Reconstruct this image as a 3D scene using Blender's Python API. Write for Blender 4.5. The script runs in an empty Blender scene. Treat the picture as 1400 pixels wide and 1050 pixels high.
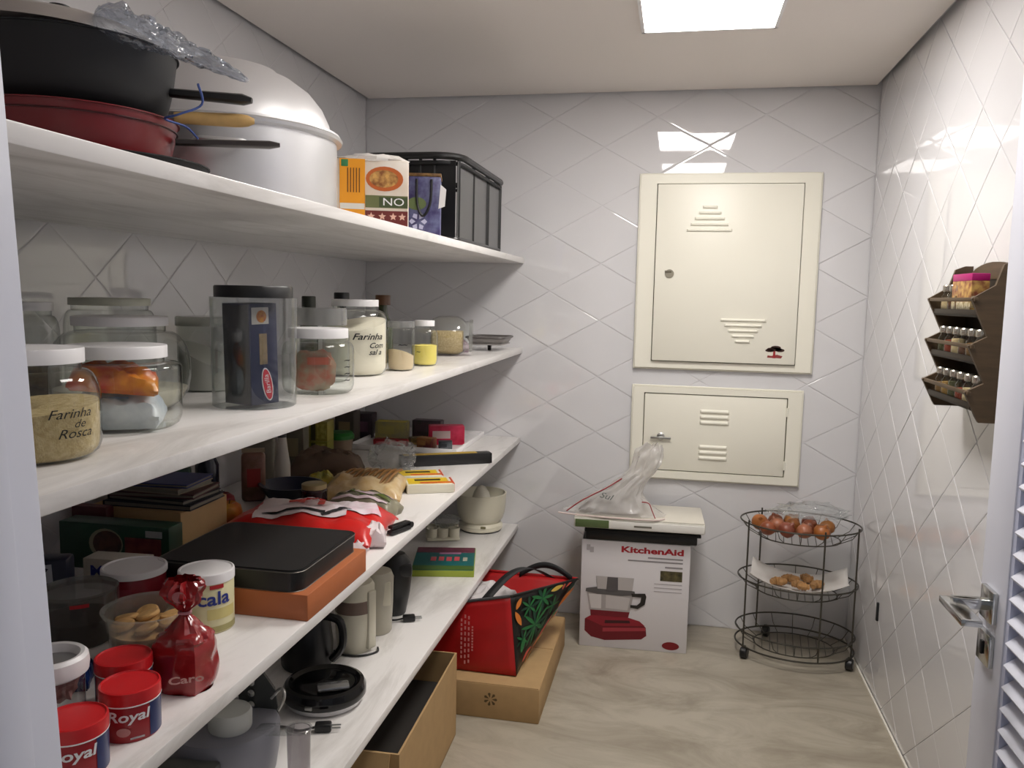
import bpy, bmesh, math, random
from math import sin, cos, pi, radians
from mathutils import Vector, Matrix, Euler, noise

random.seed(7)
C = bpy.context.scene.collection
SC = bpy.context.scene

# ------------------------------------------------------------------ camera, world, light, exposure
CAMZ = 1.5427
cd = bpy.data.cameras.new('camera'); cam = bpy.data.objects.new('camera', cd); C.objects.link(cam)
cd.sensor_width = 36.0; cd.lens = 29.024; cd.clip_start = 0.02
_r = Vector((0.98019619, 0.19692927, 0.02083994)); _d = Vector((0.04116763, -0.09970082, -0.99416547)); _f = Vector((-0.19370252, 0.97533513, -0.10583347))
cam.matrix_world = Matrix(((_r.x, -_d.x, -_f.x, 0), (_r.y, -_d.y, -_f.y, 0), (_r.z, -_d.z, -_f.z, CAMZ), (0, 0, 0, 1)))
SC.camera = cam

w = bpy.data.worlds.new('world'); SC.world = w; w.use_nodes = True
w.node_tree.nodes['Background'].inputs[0].default_value = (0.88, 0.91, 1.0, 1)
w.node_tree.nodes['Background'].inputs[1].default_value = 0.16
LAMP_STRENGTH = 25.0; LAMP2_STRENGTH = 12.0
SC.view_settings.view_transform = 'Standard'; SC.view_settings.look = 'None'
SC.view_settings.gamma = 1.0; SC.view_settings.use_curve_mapping = False
SC.view_settings.exposure = 0.26

# ------------------------------------------------------------------ room numbers (metres)
XL, XR, YF, YB, ZC = -1.526, 0.819, 0.60, 3.90, 2.473
XS = -0.727                                   # front edge of the shelves
S1, S2, S3, S4 = 1.724, 1.297, 0.863, 0.431   # shelf tops
TS = 0.026

# ------------------------------------------------------------------ materials
def lin(c):
    if isinstance(c, str):
        c = tuple(int(c[i:i+2], 16)/255 for i in (0, 2, 4))
    return tuple(x/12.92 if x <= .04045 else ((x+.055)/1.055)**2.4 for x in c[:3]) + (1,)

MATS = {}
def mat(key, col, rough=.5, metal=0., spec=.5, var=0., vscale=30., bump=0., bscale=80., stretch=None, coat=0., col2=None, emit=0., sss=0.):
    """plain procedural material: colour with a little noise variation, optional fine relief"""
    if key in MATS: return MATS[key]
    m = bpy.data.materials.new(key); m.use_nodes = True
    nt = m.node_tree; b = nt.nodes['Principled BSDF']
    b.inputs['Roughness'].default_value = rough; b.inputs['Metallic'].default_value = metal
    b.inputs['Specular IOR Level'].default_value = spec; b.inputs['Coat Weight'].default_value = coat
    c = lin(col); b.inputs['Base Color'].default_value = c
    if var or col2 or bump:
        tc = nt.nodes.new('ShaderNodeTexCoord'); mp = nt.nodes.new('ShaderNodeMapping')
        nt.links.new(tc.outputs['Object'], mp.inputs['Vector'])
        if stretch: mp.inputs['Scale'].default_value = stretch
    if var or col2:
        n = nt.nodes.new('ShaderNodeTexNoise'); n.inputs['Scale'].default_value = vscale; n.inputs['Detail'].default_value = 5
        nt.links.new(mp.outputs['Vector'], n.inputs['Vector'])
        r = nt.nodes.new('ShaderNodeValToRGB')
        r.color_ramp.elements[0].position = .35; r.color_ramp.elements[1].position = .65
        c2 = lin(col2) if col2 else tuple(max(0, x*(1-var)) for x in c[:3]) + (1,)
        r.color_ramp.elements[0].color = c2; r.color_ramp.elements[1].color = c
        nt.links.new(n.outputs['Fac'], r.inputs['Fac']); nt.links.new(r.outputs['Color'], b.inputs['Base Color'])
    if bump:
        n2 = nt.nodes.new('ShaderNodeTexNoise'); n2.inputs['Scale'].default_value = bscale; n2.inputs['Detail'].default_value = 4
        nt.links.new(mp.outputs['Vector'], n2.inputs['Vector'])
        bp = nt.nodes.new('ShaderNodeBump'); bp.inputs['Strength'].default_value = bump; bp.inputs['Distance'].default_value = .004
        nt.links.new(n2.outputs['Fac'], bp.inputs['Height']); nt.links.new(bp.outputs['Normal'], b.inputs['Normal'])
    if emit:
        b.inputs['Emission Color'].default_value = c; b.inputs['Emission Strength'].default_value = emit
    MATS[key] = m
    return m

def glass(key, tint='ffffff', rough=.03, ior=1.5, haze=0., hazecol='c8c8c8', bump=0., bscale=40., edge=0.):
    """thin clear sheet: what is behind shows through, the surface mirrors by its Fresnel term; haze = a cloudy share"""
    if key in MATS: return MATS[key]
    m = bpy.data.materials.new(key); m.use_nodes = True; nt = m.node_tree; nt.nodes.clear()
    out = nt.nodes.new('ShaderNodeOutputMaterial')
    tr = nt.nodes.new('ShaderNodeBsdfTransparent'); tr.inputs[0].default_value = lin(tint)
    if edge:            # a longer way through the wall of the vessel where it is seen edge on
        lw = nt.nodes.new('ShaderNodeLayerWeight'); lw.inputs['Blend'].default_value = .5
        pw = nt.nodes.new('ShaderNodeMath'); pw.operation = 'POWER'; pw.inputs[1].default_value = 5.0
        mc = nt.nodes.new('ShaderNodeMix'); mc.data_type = 'RGBA'; c0 = lin(tint)
        mc.inputs['A'].default_value = c0; mc.inputs['B'].default_value = (c0[0]*edge, c0[1]*edge*1.06, c0[2]*edge*1.02, 1)
        nt.links.new(lw.outputs['Facing'], pw.inputs[0]); nt.links.new(pw.outputs[0], mc.inputs['Factor']); nt.links.new(mc.outputs['Result'], tr.inputs[0])
    gl = nt.nodes.new('ShaderNodeBsdfGlossy'); gl.inputs['Roughness'].default_value = rough; gl.inputs['Color'].default_value = (1, 1, 1, 1)
    fr = nt.nodes.new('ShaderNodeFresnel'); fr.inputs['IOR'].default_value = ior
    ge = nt.nodes.new('ShaderNodeNewGeometry'); mr = nt.nodes.new('ShaderNodeMapRange')     # same reflectance from either side of the sheet
    mr.inputs['To Min'].default_value = ior; mr.inputs['To Max'].default_value = 1/ior
    nt.links.new(ge.outputs['Backfacing'], mr.inputs['Value']); nt.links.new(mr.outputs[0], fr.inputs['IOR'])
    mx = nt.nodes.new('ShaderNodeMixShader')
    src = tr
    if haze:
        df = nt.nodes.new('ShaderNodeBsdfDiffuse'); df.inputs[0].default_value = lin(hazecol)
        tl = nt.nodes.new('ShaderNodeBsdfTranslucent'); tl.inputs[0].default_value = lin(hazecol)
        m0 = nt.nodes.new('ShaderNodeMixShader'); m0.inputs[0].default_value = .4
        nt.links.new(df.outputs[0], m0.inputs[1]); nt.links.new(tl.outputs[0], m0.inputs[2])
        m1 = nt.nodes.new('ShaderNodeMixShader'); m1.inputs[0].default_value = haze
        nt.links.new(tr.outputs[0], m1.inputs[1]); nt.links.new(m0.outputs[0], m1.inputs[2]); src = m1
    if bump:
        tc = nt.nodes.new('ShaderNodeTexCoord'); n2 = nt.nodes.new('ShaderNodeTexNoise'); n2.inputs['Scale'].default_value = bscale
        nt.links.new(tc.outputs['Object'], n2.inputs['Vector'])
        bp = nt.nodes.new('ShaderNodeBump'); bp.inputs['Strength'].default_value = bump; bp.inputs['Distance'].default_value = .01
        nt.links.new(n2.outputs['Fac'], bp.inputs['Height']); nt.links.new(bp.outputs['Normal'], gl.inputs['Normal']); nt.links.new(bp.outputs['Normal'], fr.inputs['Normal'])
    nt.links.new(fr.outputs[0], mx.inputs[0]); nt.links.new(src.outputs[0], mx.inputs[1]); nt.links.new(gl.outputs[0], mx.inputs[2])
    nt.links.new(mx.outputs[0], out.inputs[0])
    MATS[key] = m
    return m

def marble(key, base, vein, scale=2.2, stretch=(1, 1, 1), rough=.25, amount=.5):
    if key in MATS: return MATS[key]
    m = bpy.data.materials.new(key); m.use_nodes = True; nt = m.node_tree; b = nt.nodes['Principled BSDF']
    b.inputs['Roughness'].default_value = rough
    tc = nt.nodes.new('ShaderNodeTexCoord'); mp = nt.nodes.new('ShaderNodeMapping'); mp.inputs['Scale'].default_value = stretch
    nt.links.new(tc.outputs['Object'], mp.inputs['Vector'])
    n = nt.nodes.new('ShaderNodeTexNoise'); n.inputs['Scale'].default_value = scale; n.inputs['Detail'].default_value = 9
    n.inputs['Roughness'].default_value = .65; n.inputs['Distortion'].default_value = 1.3
    nt.links.new(mp.outputs['Vector'], n.inputs['Vector'])
    r = nt.nodes.new('ShaderNodeValToRGB'); e = r.color_ramp.elements
    e[0].position = .30; e[0].color = lin(vein); e[1].position = .30 + .45*amount; e[1].color = lin(base)
    nt.links.new(n.outputs['Fac'], r.inputs['Fac']); nt.links.new(r.outputs['Color'], b.inputs['Base Color'])
    MATS[key] = m
    return m

M_TILE = mat('glazed_white_tile', 'dddcde', rough=.03, spec=1.0, var=.02, vscale=3)
M_GROUT = mat('grout', 'dad8da', rough=.7)
M_PLASTER = mat('ceiling_paint', 'e9e2dc', rough=.85)
M_SHELF = marble('white_marble', 'ebe8e5', 'cbc7c2', 1.6, (4, .9, 4), .28, .50)
M_FLOOR = marble('floor_marble', 'b1a999', '8f8676', 2.6, (.9, 2.0, 1), .28, .66)
M_FRAME = mat('door_paint', 'dcdeea', rough=.45)
M_PANEL = mat('panel_enamel', 'eeebdd', rough=.38)
M_PANELD = mat('panel_gap', '6c6656', rough=.7)
M_CHROME = mat('chrome', 'c9cac8', rough=.16, metal=1)
M_STEEL = mat('brushed_steel', 'b9b9b6', rough=.32, metal=1)
M_ALU = mat('aluminium', 'dcdcdd', rough=.38, metal=.75, var=.05, vscale=8)
M_BLACK = mat('black_plastic', '161617', rough=.38)
M_BLACKG = mat('black_gloss', '0c0c0d', rough=.12)
M_BLACKM = mat('black_matt', '1b1b1d', rough=.7)
M_WHITE = mat('white_plastic', 'eceaea', rough=.35)
M_INK = mat('ink_black', '141416', rough=.6)
M_INKW = mat('ink_white', 'efeeee', rough=.6)
M_INKR = mat('ink_red', 'b01a22', rough=.5)
M_INKB = mat('ink_blue', '1d2f86', rough=.5)
M_RED = mat('red_plastic', 'c81f24', rough=.3)
M_KRAFT = mat('kraft_board', 'b49467', rough=.8, var=.08, vscale=20)
M_KRAFTD = mat('carton_dark', '2a2622', rough=.85)
M_GLASS = glass('jar_glass', 'fafcfa', edge=.22, ior=1.55)
M_PLAST = glass('clear_plastic', 'f2f3f3', rough=.05, haze=.015, edge=.5)
M_FILM = glass('clear_film', 'f4f6f6', rough=.10, ior=1.6, haze=.12, hazecol='e6e6e6', bump=.8, bscale=60)

# ------------------------------------------------------------------ mesh helpers
class MB:
    def __init__(s): s.v = []; s.f = []
    def add(s, vs, fs):
        o = len(s.v); s.v += [tuple(p) for p in vs]; s.f += [tuple(i+o for i in f) for f in fs]; return s
    def box(s, c, d, rz=0, bev=0., seg=2):
        bm = bmesh.new(); bmesh.ops.create_cube(bm, size=1)
        for v in bm.verts: v.co = Vector((v.co.x*d[0], v.co.y*d[1], v.co.z*d[2]))
        if bev: bmesh.ops.bevel(bm, geom=bm.edges[:], offset=bev, segments=seg, affect='EDGES', profile=.5)
        R = Matrix.Rotation(rz, 3, 'Z'); bm.verts.index_update()
        s.add([R @ v.co + Vector(c) for v in bm.verts], [[v.index for v in f.verts] for f in bm.faces]); bm.free(); return s
    def lathe(s, prof, seg=32, c=(0, 0, 0), sx=1., sy=1., cap0=True, cap1=True):
        vs = []; fs = []
        for r, z in prof:
            for k in range(seg):
                a = 2*pi*k/seg; vs.append((c[0]+r*cos(a)*sx, c[1]+r*sin(a)*sy, c[2]+z))
        for i in range(len(prof)-1):
            for k in range(seg):
                k2 = (k+1) % seg; fs.append((i*seg+k, i*seg+k2, (i+1)*seg+k2, (i+1)*seg+k))
        if cap0 and prof[0][0] > 1e-4: fs.append(tuple(range(seg-1, -1, -1)))
        n = (len(prof)-1)*seg
        if cap1 and prof[-1][0] > 1e-4: fs.append(tuple(range(n, n+seg)))
        return s.add(vs, fs)
    def tube(s, pts, r, seg=8, closed=False, cap=True, rs=None):
        P = [Vector(p) for p in pts]; n = len(P); vs = []; fs = []; up = None
        for i in range(n):
            if closed: t = P[(i+1) % n]-P[i-1]
            else: t = P[min(i+1, n-1)]-P[max(i-1, 0)]
            if t.length < 1e-9: t = Vector((0, 0, 1))
            t.normalize()
            if up is None:
                a = Vector((0, 0, 1)) if abs(t.z) < .9 else Vector((1, 0, 0)); up = (a - t*a.dot(t)).normalized()
            else:
                up = up - t*up.dot(t)
                if up.length < 1e-6: up = t.orthogonal()
                up.normalize()
            q = t.cross(up); rr = rs[i] if rs else r
            for k in range(seg):
                a = 2*pi*k/seg; vs.append(P[i] + (up*cos(a)+q*sin(a))*rr)
        for i in range(n if closed else n-1):
            j = (i+1) % n
            for k in range(seg):
                k2 = (k+1) % seg; fs.append((i*seg+k, i*seg+k2, j*seg+k2, j*seg+k))
        if cap and not closed: fs.append(tuple(range(seg-1, -1, -1))); fs.append(tuple(range((n-1)*seg, n*seg)))
        return s.add(vs, fs)
    def prism(s, poly, z0, z1):
        n = len(poly); vs = [(x, y, z0) for x, y in poly] + [(x, y, z1) for x, y in poly]
        fs = [tuple(range(n-1, -1, -1)), tuple(range(n, 2*n))] + [(i, (i+1) % n, n+(i+1) % n, n+i) for i in range(n)]
        return s.add(vs, fs)
    def grid(s, nu, nv, fn, wrap=False):
        vs = [fn(i/(nu if wrap else nu-1), j/(nv-1)) for j in range(nv) for i in range(nu)]; fs = []
        for j in range(nv-1):
            for i in range(nu if wrap else nu-1):
                i2 = (i+1) % nu; fs.append((j*nu+i, j*nu+i2, (j+1)*nu+i2, (j+1)*nu+i))
        return s.add(vs, fs)
    def quad(s, a, b, c, d): return s.add([a, b, c, d], [(0, 1, 2, 3)])
    def xf(s, M):
        s.v = [tuple(M @ Vector(p)) for p in s.v]; return s
    def mesh(s, name, smooth=True, angle=35):
        me = bpy.data.meshes.new(name); me.from_pydata([tuple(p) for p in s.v], [], s.f); me.update()
        if smooth:
            me.shade_smooth(); me.set_sharp_from_angle(angle=radians(angle))
        return me

def obj(name, mb, m, parent=None, loc=None, rot=None, smooth=True, angle=35, solid=0.):
    me = mb if isinstance(mb, bpy.types.Mesh) else mb.mesh(name, smooth, angle)
    o = bpy.data.objects.new(name, me); C.objects.link(o)
    if m and not me.materials: me.materials.append(m)
    if parent: o.parent = parent
    if loc: o.location = loc
    if rot: o.rotation_euler = rot
    if solid:
        md = o.modifiers.new('thickness', 'SOLIDIFY'); md.thickness = solid; md.offset = 0
    return o
def tag(o, label, cat, group=None, kind=None):
    o['label'] = label; o['category'] = cat
    if group: o['group'] = group
    if kind: o['kind'] = kind
    return o
def thing(name, label, cat, loc=(0, 0, 0), rz=0., group=None, rot=None):
    o = bpy.data.objects.new(name, None); C.objects.link(o); o.empty_display_size = .03
    o.location = loc; o.rotation_euler = rot if rot else (0, 0, rz)
    return tag(o, label, cat, group)
def struct(name, mb, m, label=None, parent=None, **k):
    o = obj(name, mb, m, parent, **k)
    if not parent:
        o['kind'] = 'structure'
        if label: o['label'] = label
    return o
def copy_tree(root, loc, rz=None, label=None):
    r = root.copy(); C.objects.link(r); r.location = loc
    if rz is not None: r.rotation_euler = (0, 0, rz)
    if label: r['label'] = label
    for ch in [c for c in bpy.data.objects if c.parent == root]:
        c = ch.copy(); C.objects.link(c); c.parent = r
        for g in [g for g in bpy.data.objects if g.parent == ch]:
            d = g.copy(); C.objects.link(d); d.parent = c
    return r

def text_mb(s, size, shear=0., sx=1., align='CENTER', weight=0.):
    cu = bpy.data.curves.new('t', 'FONT'); cu.body = s; cu.size = size; cu.shear = shear; cu.align_x = align; cu.align_y = 'CENTER'
    cu.offset = weight; cu.resolution_u = 3
    o = bpy.data.objects.new('t', cu); C.objects.link(o)
    me = bpy.data.meshes.new_from_object(o)
    mb = MB(); mb.v = [(v.co.x*sx, v.co.y, 0) for v in me.vertices]; mb.f = [tuple(p.vertices) for p in me.polygons]
    bpy.data.objects.remove(o); bpy.data.curves.remove(cu); bpy.data.meshes.remove(me)
    return mb
def wrap(mb, r, ang0=0., z0=0., front=(0, -1), off=.0006, rfn=None):
    """bend flat lettering (x right, y up) round an upright cylinder of radius r; front = the direction it faces"""
    n = Vector((front[0], front[1], 0)).normalized(); t = Vector((-n.y, n.x, 0)); out = []
    for x, y, z in mb.v:
        rr = (rfn(z0+y) if rfn else r); a = ang0 + x/rr
        p = (n*cos(a) + t*sin(a))*(rr+off); out.append((p.x, p.y, z0+y))
    mb.v = out; return mb
def upright(mb, p, facing=0., off=0.):
    """stand flat lettering (x right, y up) on a vertical face at p whose outward normal is -y turned by facing about z"""
    R = Matrix.Rotation(facing, 4, 'Z') @ Matrix.Rotation(pi/2, 4, 'X')
    return mb.xf(Matrix.Translation(Vector(p)) @ R @ Matrix.Translation((0, 0, off)))
def patch(mb, x0, x1, z0, z1, y, th=.0008):
    return mb.box(((x0+x1)/2, y, (z0+z1)/2), (x1-x0, th, z1-z0))
def ring(rx, ry, z, n=40, rot=0., c=(0, 0)):
    out = []
    for k in range(n):
        a = 2*pi*k/n; x = rx*cos(a); y = ry*sin(a)
        out.append((c[0]+x*cos(rot)-y*sin(rot), c[1]+x*sin(rot)+y*cos(rot), z))
    return out
def bez(p0, p1, p2, p3, n=12):
    P = [Vector(p) for p in (p0, p1, p2, p3)]; o = []
    for i in range(n+1):
        t = i/n; o.append(P[0]*(1-t)**3+P[1]*3*t*(1-t)**2+P[2]*3*t*t*(1-t)+P[3]*t**3)
    return o
def smooth_path(pts, n=6):
    P = [Vector(p) for p in pts]; o = []
    for i in range(len(P)-1):
        a, b, c, d = P[max(i-1, 0)], P[i], P[i+1], P[min(i+2, len(P)-1)]
        for k in range(n):
            t = k/n; o.append(.5*((2*b)+(c-a)*t+(2*a-5*b+4*c-d)*t*t+(3*b-a-3*c+d)*t**3))
    o.append(P[-1]); return o
def blob(rx, ry, rz, c=(0, 0, 0), nu=24, nv=14, amp=.15, fr=3., seed=0, flat=None, squash=1.):
    """crumpled rounded lump; flat = z below which it is pressed level; squash<1 makes it boxier"""
    mb = MB(); sd = Vector((seed*3.1, seed*1.7, seed*.9))
    def sg(x): return math.copysign(abs(x)**squash, x)
    def fn(u, v):
        a = 2*pi*u; b = pi*(v-.5)
        d = Vector((sg(cos(b))*sg(cos(a)), sg(cos(b))*sg(sin(a)), sg(sin(b))))
        k = 1 + amp*noise.noise(d*fr+sd) + amp*.5*noise.noise(d*fr*2.3+sd)
        p = Vector((d.x*rx*k, d.y*ry*k, d.z*rz*k))
        if flat is not None and p.z < flat: p.z = flat
        return (p.x+c[0], p.y+c[1], p.z+c[2])
    return mb.grid(nu, nv, fn, wrap=True)
def bag(lx, ly, h, amp=.15, seed=0, nu=26, nv=18, fr=4., edge=.12):
    """a filled pillow pack lying flat: pinched edges, domed middle, creased; rests at z=0"""
    mb = MB(); sd = Vector((seed*2.3, seed*4.1, 0))
    def prof(u, v):
        a = max(0., 1-abs(2*u-1)**3.2); b = max(0., 1-abs(2*v-1)**3.2); return (a*b)**.5
    def top(u, v):
        k = prof(u, v); nn = noise.noise(Vector((u*fr, v*fr, 0))+sd)+.5*noise.noise(Vector((u*fr*2.5, v*fr*2.5, 1))+sd)
        z = h*(.30+.70*k)*(1+amp*nn) if k > .02 else h*.30*(1+.6*nn)
        return ((u-.5)*lx*(1-.03*nn), (v-.5)*ly*(1-.04*nn), max(.001, z))
    def bot(u, v):
        x, y, z = top(u, v); return (x, y, max(0, z*.9 - h*1.2*prof(u, v)-.004) if prof(u, v) < .25 else 0)
    mb.grid(nu, nv, top); n0 = len(mb.v)
    mb.grid(nu, nv, lambda u, v: bot(1-u, v))
    def ti(i, j): return j*nu+i
    def bi(i, j): return n0+j*nu+(nu-1-i)
    for i in range(nu-1):
        mb.f.append((ti(i+1, 0), ti(i, 0), bi(i, 0), bi(i+1, 0))); mb.f.append((ti(i, nv-1), ti(i+1, nv-1), bi(i+1, nv-1), bi(i, nv-1)))
    for j in range(nv-1):
        mb.f.append((ti(0, j), ti(0, j+1), bi(0, j+1), bi(0, j))); mb.f.append((ti(nu-1, j+1), ti(nu-1, j), bi(nu-1, j), bi(nu-1, j+1)))
    return mb

# ------------------------------------------------------------------ the room shell
def clip(poly, x0, x1, y0, y1):
    for ax, lim, sgn in ((0, x0, 1), (0, x1, -1), (1, y0, 1), (1, y1, -1)):
        out = []
        for i in range(len(poly)):
            a, b = poly[i-1], poly[i]; da, db = sgn*(a[ax]-lim), sgn*(b[ax]-lim)
            if (da >= 0) != (db >= 0):
                t = da/(da-db); out.append((a[0]+(b[0]-a[0])*t, a[1]+(b[1]-a[1])*t))
            if db >= 0: out.append(b)
        poly = out
        if len(poly) < 3: return []
    return poly
TH = .0032
def tile_mesh(poly):
    """one tile in its own plane (x, y), proud in +z with a soft pillowed edge"""
    cx = sum(p[0] for p in poly)/len(poly); cy = sum(p[1] for p in poly)/len(poly)
    def ins(d):
        out = []
        for x, y in poly:
            vx, vy = cx-x, cy-y; L = math.hypot(vx, vy); k = min(.5, d*1.6/L); out.append((x+vx*k, y+vy*k))
        return out
    mb = MB(); n = len(poly); lay = [(poly, 0.), (poly, TH*.78), (ins(.0022), TH*.96), (ins(.0055), TH)]
    vs = [(x, y, z) for P, z in lay for x, y in P]; fs = []
    for l in range(3):
        for i in range(n): j = (i+1) % n; fs.append((l*n+i, l*n+j, (l+1)*n+j, (l+1)*n+i))
    fs.append(tuple(range(3*n, 4*n)))
    mb.add(vs, fs); return mb.mesh('tile', True, .4)
def tile_wall(wall, M, s0, t0, hs, ht, smin, smax, tmin, tmax, sink=.0003):
    """diamond tiles on a wall plane; lattice knots at (s0+i*hs, t0+j*ht) with i+j even; M takes (s, t, out) to the room"""
    g = .0011; full = None
    for i in range(int((smin-s0)/hs)-2, int((smax-s0)/hs)+3):
        for j in range(int((tmin-t0)/ht)-2, int((tmax-t0)/ht)+3):
            if (i+j) % 2 == 0: continue
            cs, ct = s0+i*hs, t0+j*ht; k = 1 - g*math.hypot(hs, ht)/(hs*ht)
            rh = [(hs*k, 0), (0, ht*k), (-hs*k, 0), (0, -ht*k)]
            P = clip([(cs+a, ct+b) for a, b in rh], smin, smax, tmin, tmax)
            if len(P) < 3: continue
            ar = abs(sum(P[a-1][0]*P[a][1]-P[a][0]*P[a-1][1] for a in range(len(P))))/2
            if ar < .0004: continue
            if ar > .98*2*hs*ht*k*k:
                if full is None: full = tile_mesh(rh); full.materials.append(M_TILE)
                me = full; c = (cs, ct)
            else:
                c = (sum(p[0] for p in P)/len(P), sum(p[1] for p in P)/len(P)); me = tile_mesh([(p[0]-c[0], p[1]-c[1]) for p in P]); me.materials.append(M_TILE)
            o = bpy.data.objects.new('tile', me); C.objects.link(o); o.parent = wall
            tilt = Matrix.Rotation(random.gauss(0, .0025), 4, 'X') @ Matrix.Rotation(random.gauss(0, .0025), 4, 'Y')
            o.matrix_local = M @ Matrix.Translation((c[0], c[1], -sink)) @ tilt
WT = .10
wb = struct('wall_back', MB().box(((XL+XR)/2, YB+WT/2, ZC/2+.03), (XR-XL+2*WT, WT, ZC+.06)), M_GROUT, 'back wall of white glazed tiles laid as diamonds')
wr = struct('wall_right', MB().box((XR+WT/2, (YF+YB)/2, ZC/2+.03), (WT, YB-YF, ZC+.06)), M_GROUT, 'right wall of white glazed tiles laid as diamonds')
wl = struct('wall_left', MB().box((XL-WT/2, (YF+YB)/2, ZC/2+.03), (WT, YB-YF, ZC+.06)), M_GROUT, 'left wall of white glazed tiles behind the shelves')
Z0T = 1.569; HT = .1325; HSB = .2366; HSR = .1621
tile_wall(wb, Matrix(((1, 0, 0, 0), (0, 0, -1, YB), (0, 1, 0, 0), (0, 0, 0, 1))), XR, Z0T, HSB, HT, XL+.004, XR-.004, .004, ZC+.02)
tile_wall(wr, Matrix(((0, 0, -1, XR), (1, 0, 0, 0), (0, 1, 0, 0), (0, 0, 0, 1))), YB, Z0T, HSR, HT, YF+.01, YB-.008, .004, ZC+.02)
tile_wall(wl, Matrix(((0, 0, 1, XL), (1, 0, 0, 0), (0, 1, 0, 0), (0, 0, 0, 1))), YB, Z0T, HSR, HT, YF+.01, YB-.008, .004, ZC+.02, sink=.0019)
struct('floor', MB().box(((XL+XR)/2, (YB-1.2)/2, -.03), (XR-XL+.2, YB+1.4, .06)), M_FLOOR, 'polished beige marble floor')
# ceiling: a plaster board hung clear of the walls, with a dark shadow gap all round
LX0, LX1 = -.165, .292; LAMPS = ((2.42, 3.035), (1.33, 1.945))
mb = MB(); gx = .024
for x0, x1, y0, y1 in ((XL+gx, LX0, YF, YB-gx), (LX1, XR-gx, YF, YB-gx), (LX0, LX1, YF, LAMPS[1][0]), (LX0, LX1, LAMPS[1][1], LAMPS[0][0]), (LX0, LX1, LAMPS[0][1], YB-gx)):
    mb.box(((x0+x1)/2, (y0+y1)/2, ZC+.006), (x1-x0, y1-y0, .012))
struct('ceiling', mb, M_PLASTER, 'flat white plaster ceiling with a shadow gap along the walls')
struct('trim_1', MB().box(((XL+XR)/2, (YF+YB)/2, ZC+.07), (XR-XL+.2, YB-YF+.2, .02)), mat('gap_shade', '3d3936', rough=.9), 'dark coloured slab standing for the shade in the ceiling gap')  # slab closes the gap; its dark colour stands for the shade inside
struct('trim_2', MB().box((XR-.0095, (1.75+YB)/2, .004), (.007, YB-1.75-.02, .008)), mat('caulk', 'ebe6da', rough=.6), 'pale caulk line along the foot of the right wall')
# front wall with the doorway the picture is taken from
JX, DX1, DH = -.537, .640, 2.12
mb = MB()
mb.box(((XL+JX-.03)/2-.05, YF-.07, ZC/2), (JX-.03-XL+.1, .14, ZC)); mb.box(((DX1+.03+XR)/2+.05, YF-.07, ZC/2), (XR-DX1-.03+.1, .14, ZC))
mb.box(((JX+DX1)/2, YF-.07, (DH+.03+ZC)/2), (DX1-JX+.06, .14, ZC-DH-.03))
struct('wall_front', mb, mat('paint_front', 'dedce0', rough=.8), 'plain painted wall around the doorway')
jm = struct('trim_3', MB().box((JX-.015, YF-.075, DH/2), (.03, .17, DH), bev=.003), M_FRAME, 'pale lilac painted door jamb at the left edge')
struct('door_stop', MB().box((JX+.004, YF-.055, DH/2), (.010, .05, DH), bev=.002), M_FRAME, parent=jm)
struct('trim_4', MB().box((DX1+.015, YF-.075, DH/2), (.03, .17, DH), bev=.003), M_FRAME, 'pale painted door jamb on the hinge side')
struct('trim_5', MB().box(((JX+DX1)/2, YF-.075, DH+.015), (DX1-JX, .17, .03), bev=.003), M_FRAME, 'pale painted head of the door frame')
jm.rotation_euler = (0, radians(-3.0), 0); jm.location = (1.40*math.tan(radians(3.0)), 0, -.03)

# recessed ceiling lamp
def lamp_mat(k, strength):
    m = bpy.data.materials.new(k); m.use_nodes = True
    b = m.node_tree.nodes['Principled BSDF']; b.inputs['Emission Color'].default_value = (1.0, .955, .91, 1); b.inputs['Emission Strength'].default_value = strength
    return m
for (LY0, LY1), st_, lb in zip(LAMPS, (LAMP_STRENGTH, LAMP2_STRENGTH), ('bright square recessed lamp panel in the ceiling before the back wall', 'square recessed lamp panel in the ceiling near the doorway')):
    lt = thing('ceiling_lamp', lb, 'lamp', ((LX0+LX1)/2, (LY0+LY1)/2, ZC), group='recessed ceiling lamps')
    sx, sy = LX1-LX0, LY1-LY0
    mb = MB(); t_ = .012
    for c, d in (((-sx/2+t_/2, 0, 0), (t_, sy, .014)), ((sx/2-t_/2, 0, 0), (t_, sy, .014)), ((0, -sy/2+t_/2, 0), (sx, t_, .014)), ((0, sy/2-t_/2, 0), (sx, t_, .014))): mb.box(c, d)
    obj('frame', mb, M_WHITE, lt)
    obj('diffuser', MB().box((0, 0, .006), (sx-2*t_, sy-2*t_, .008)), lamp_mat('lamp_diffuser', st_), lt)

# ------------------------------------------------------------------ marble shelves
for z, lb in ((S1, 'topmost white marble shelf carrying the pots and pans'), (S2, 'white marble shelf carrying the row of glass jars'),
              (S3, 'white marble shelf carrying packets, tins and boxes'), (S4, 'lowest white marble shelf carrying small appliances')):
    o = obj('marble_shelf', MB().box(((XL+.008+XS)/2, (YF+.02+YB-.008)/2, z-TS/2), (XS-XL-.008, YB-YF-.028, TS), bev=.0025), M_SHELF)
    tag(o, lb, 'shelf', 'marble shelves on the left wall')

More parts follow.
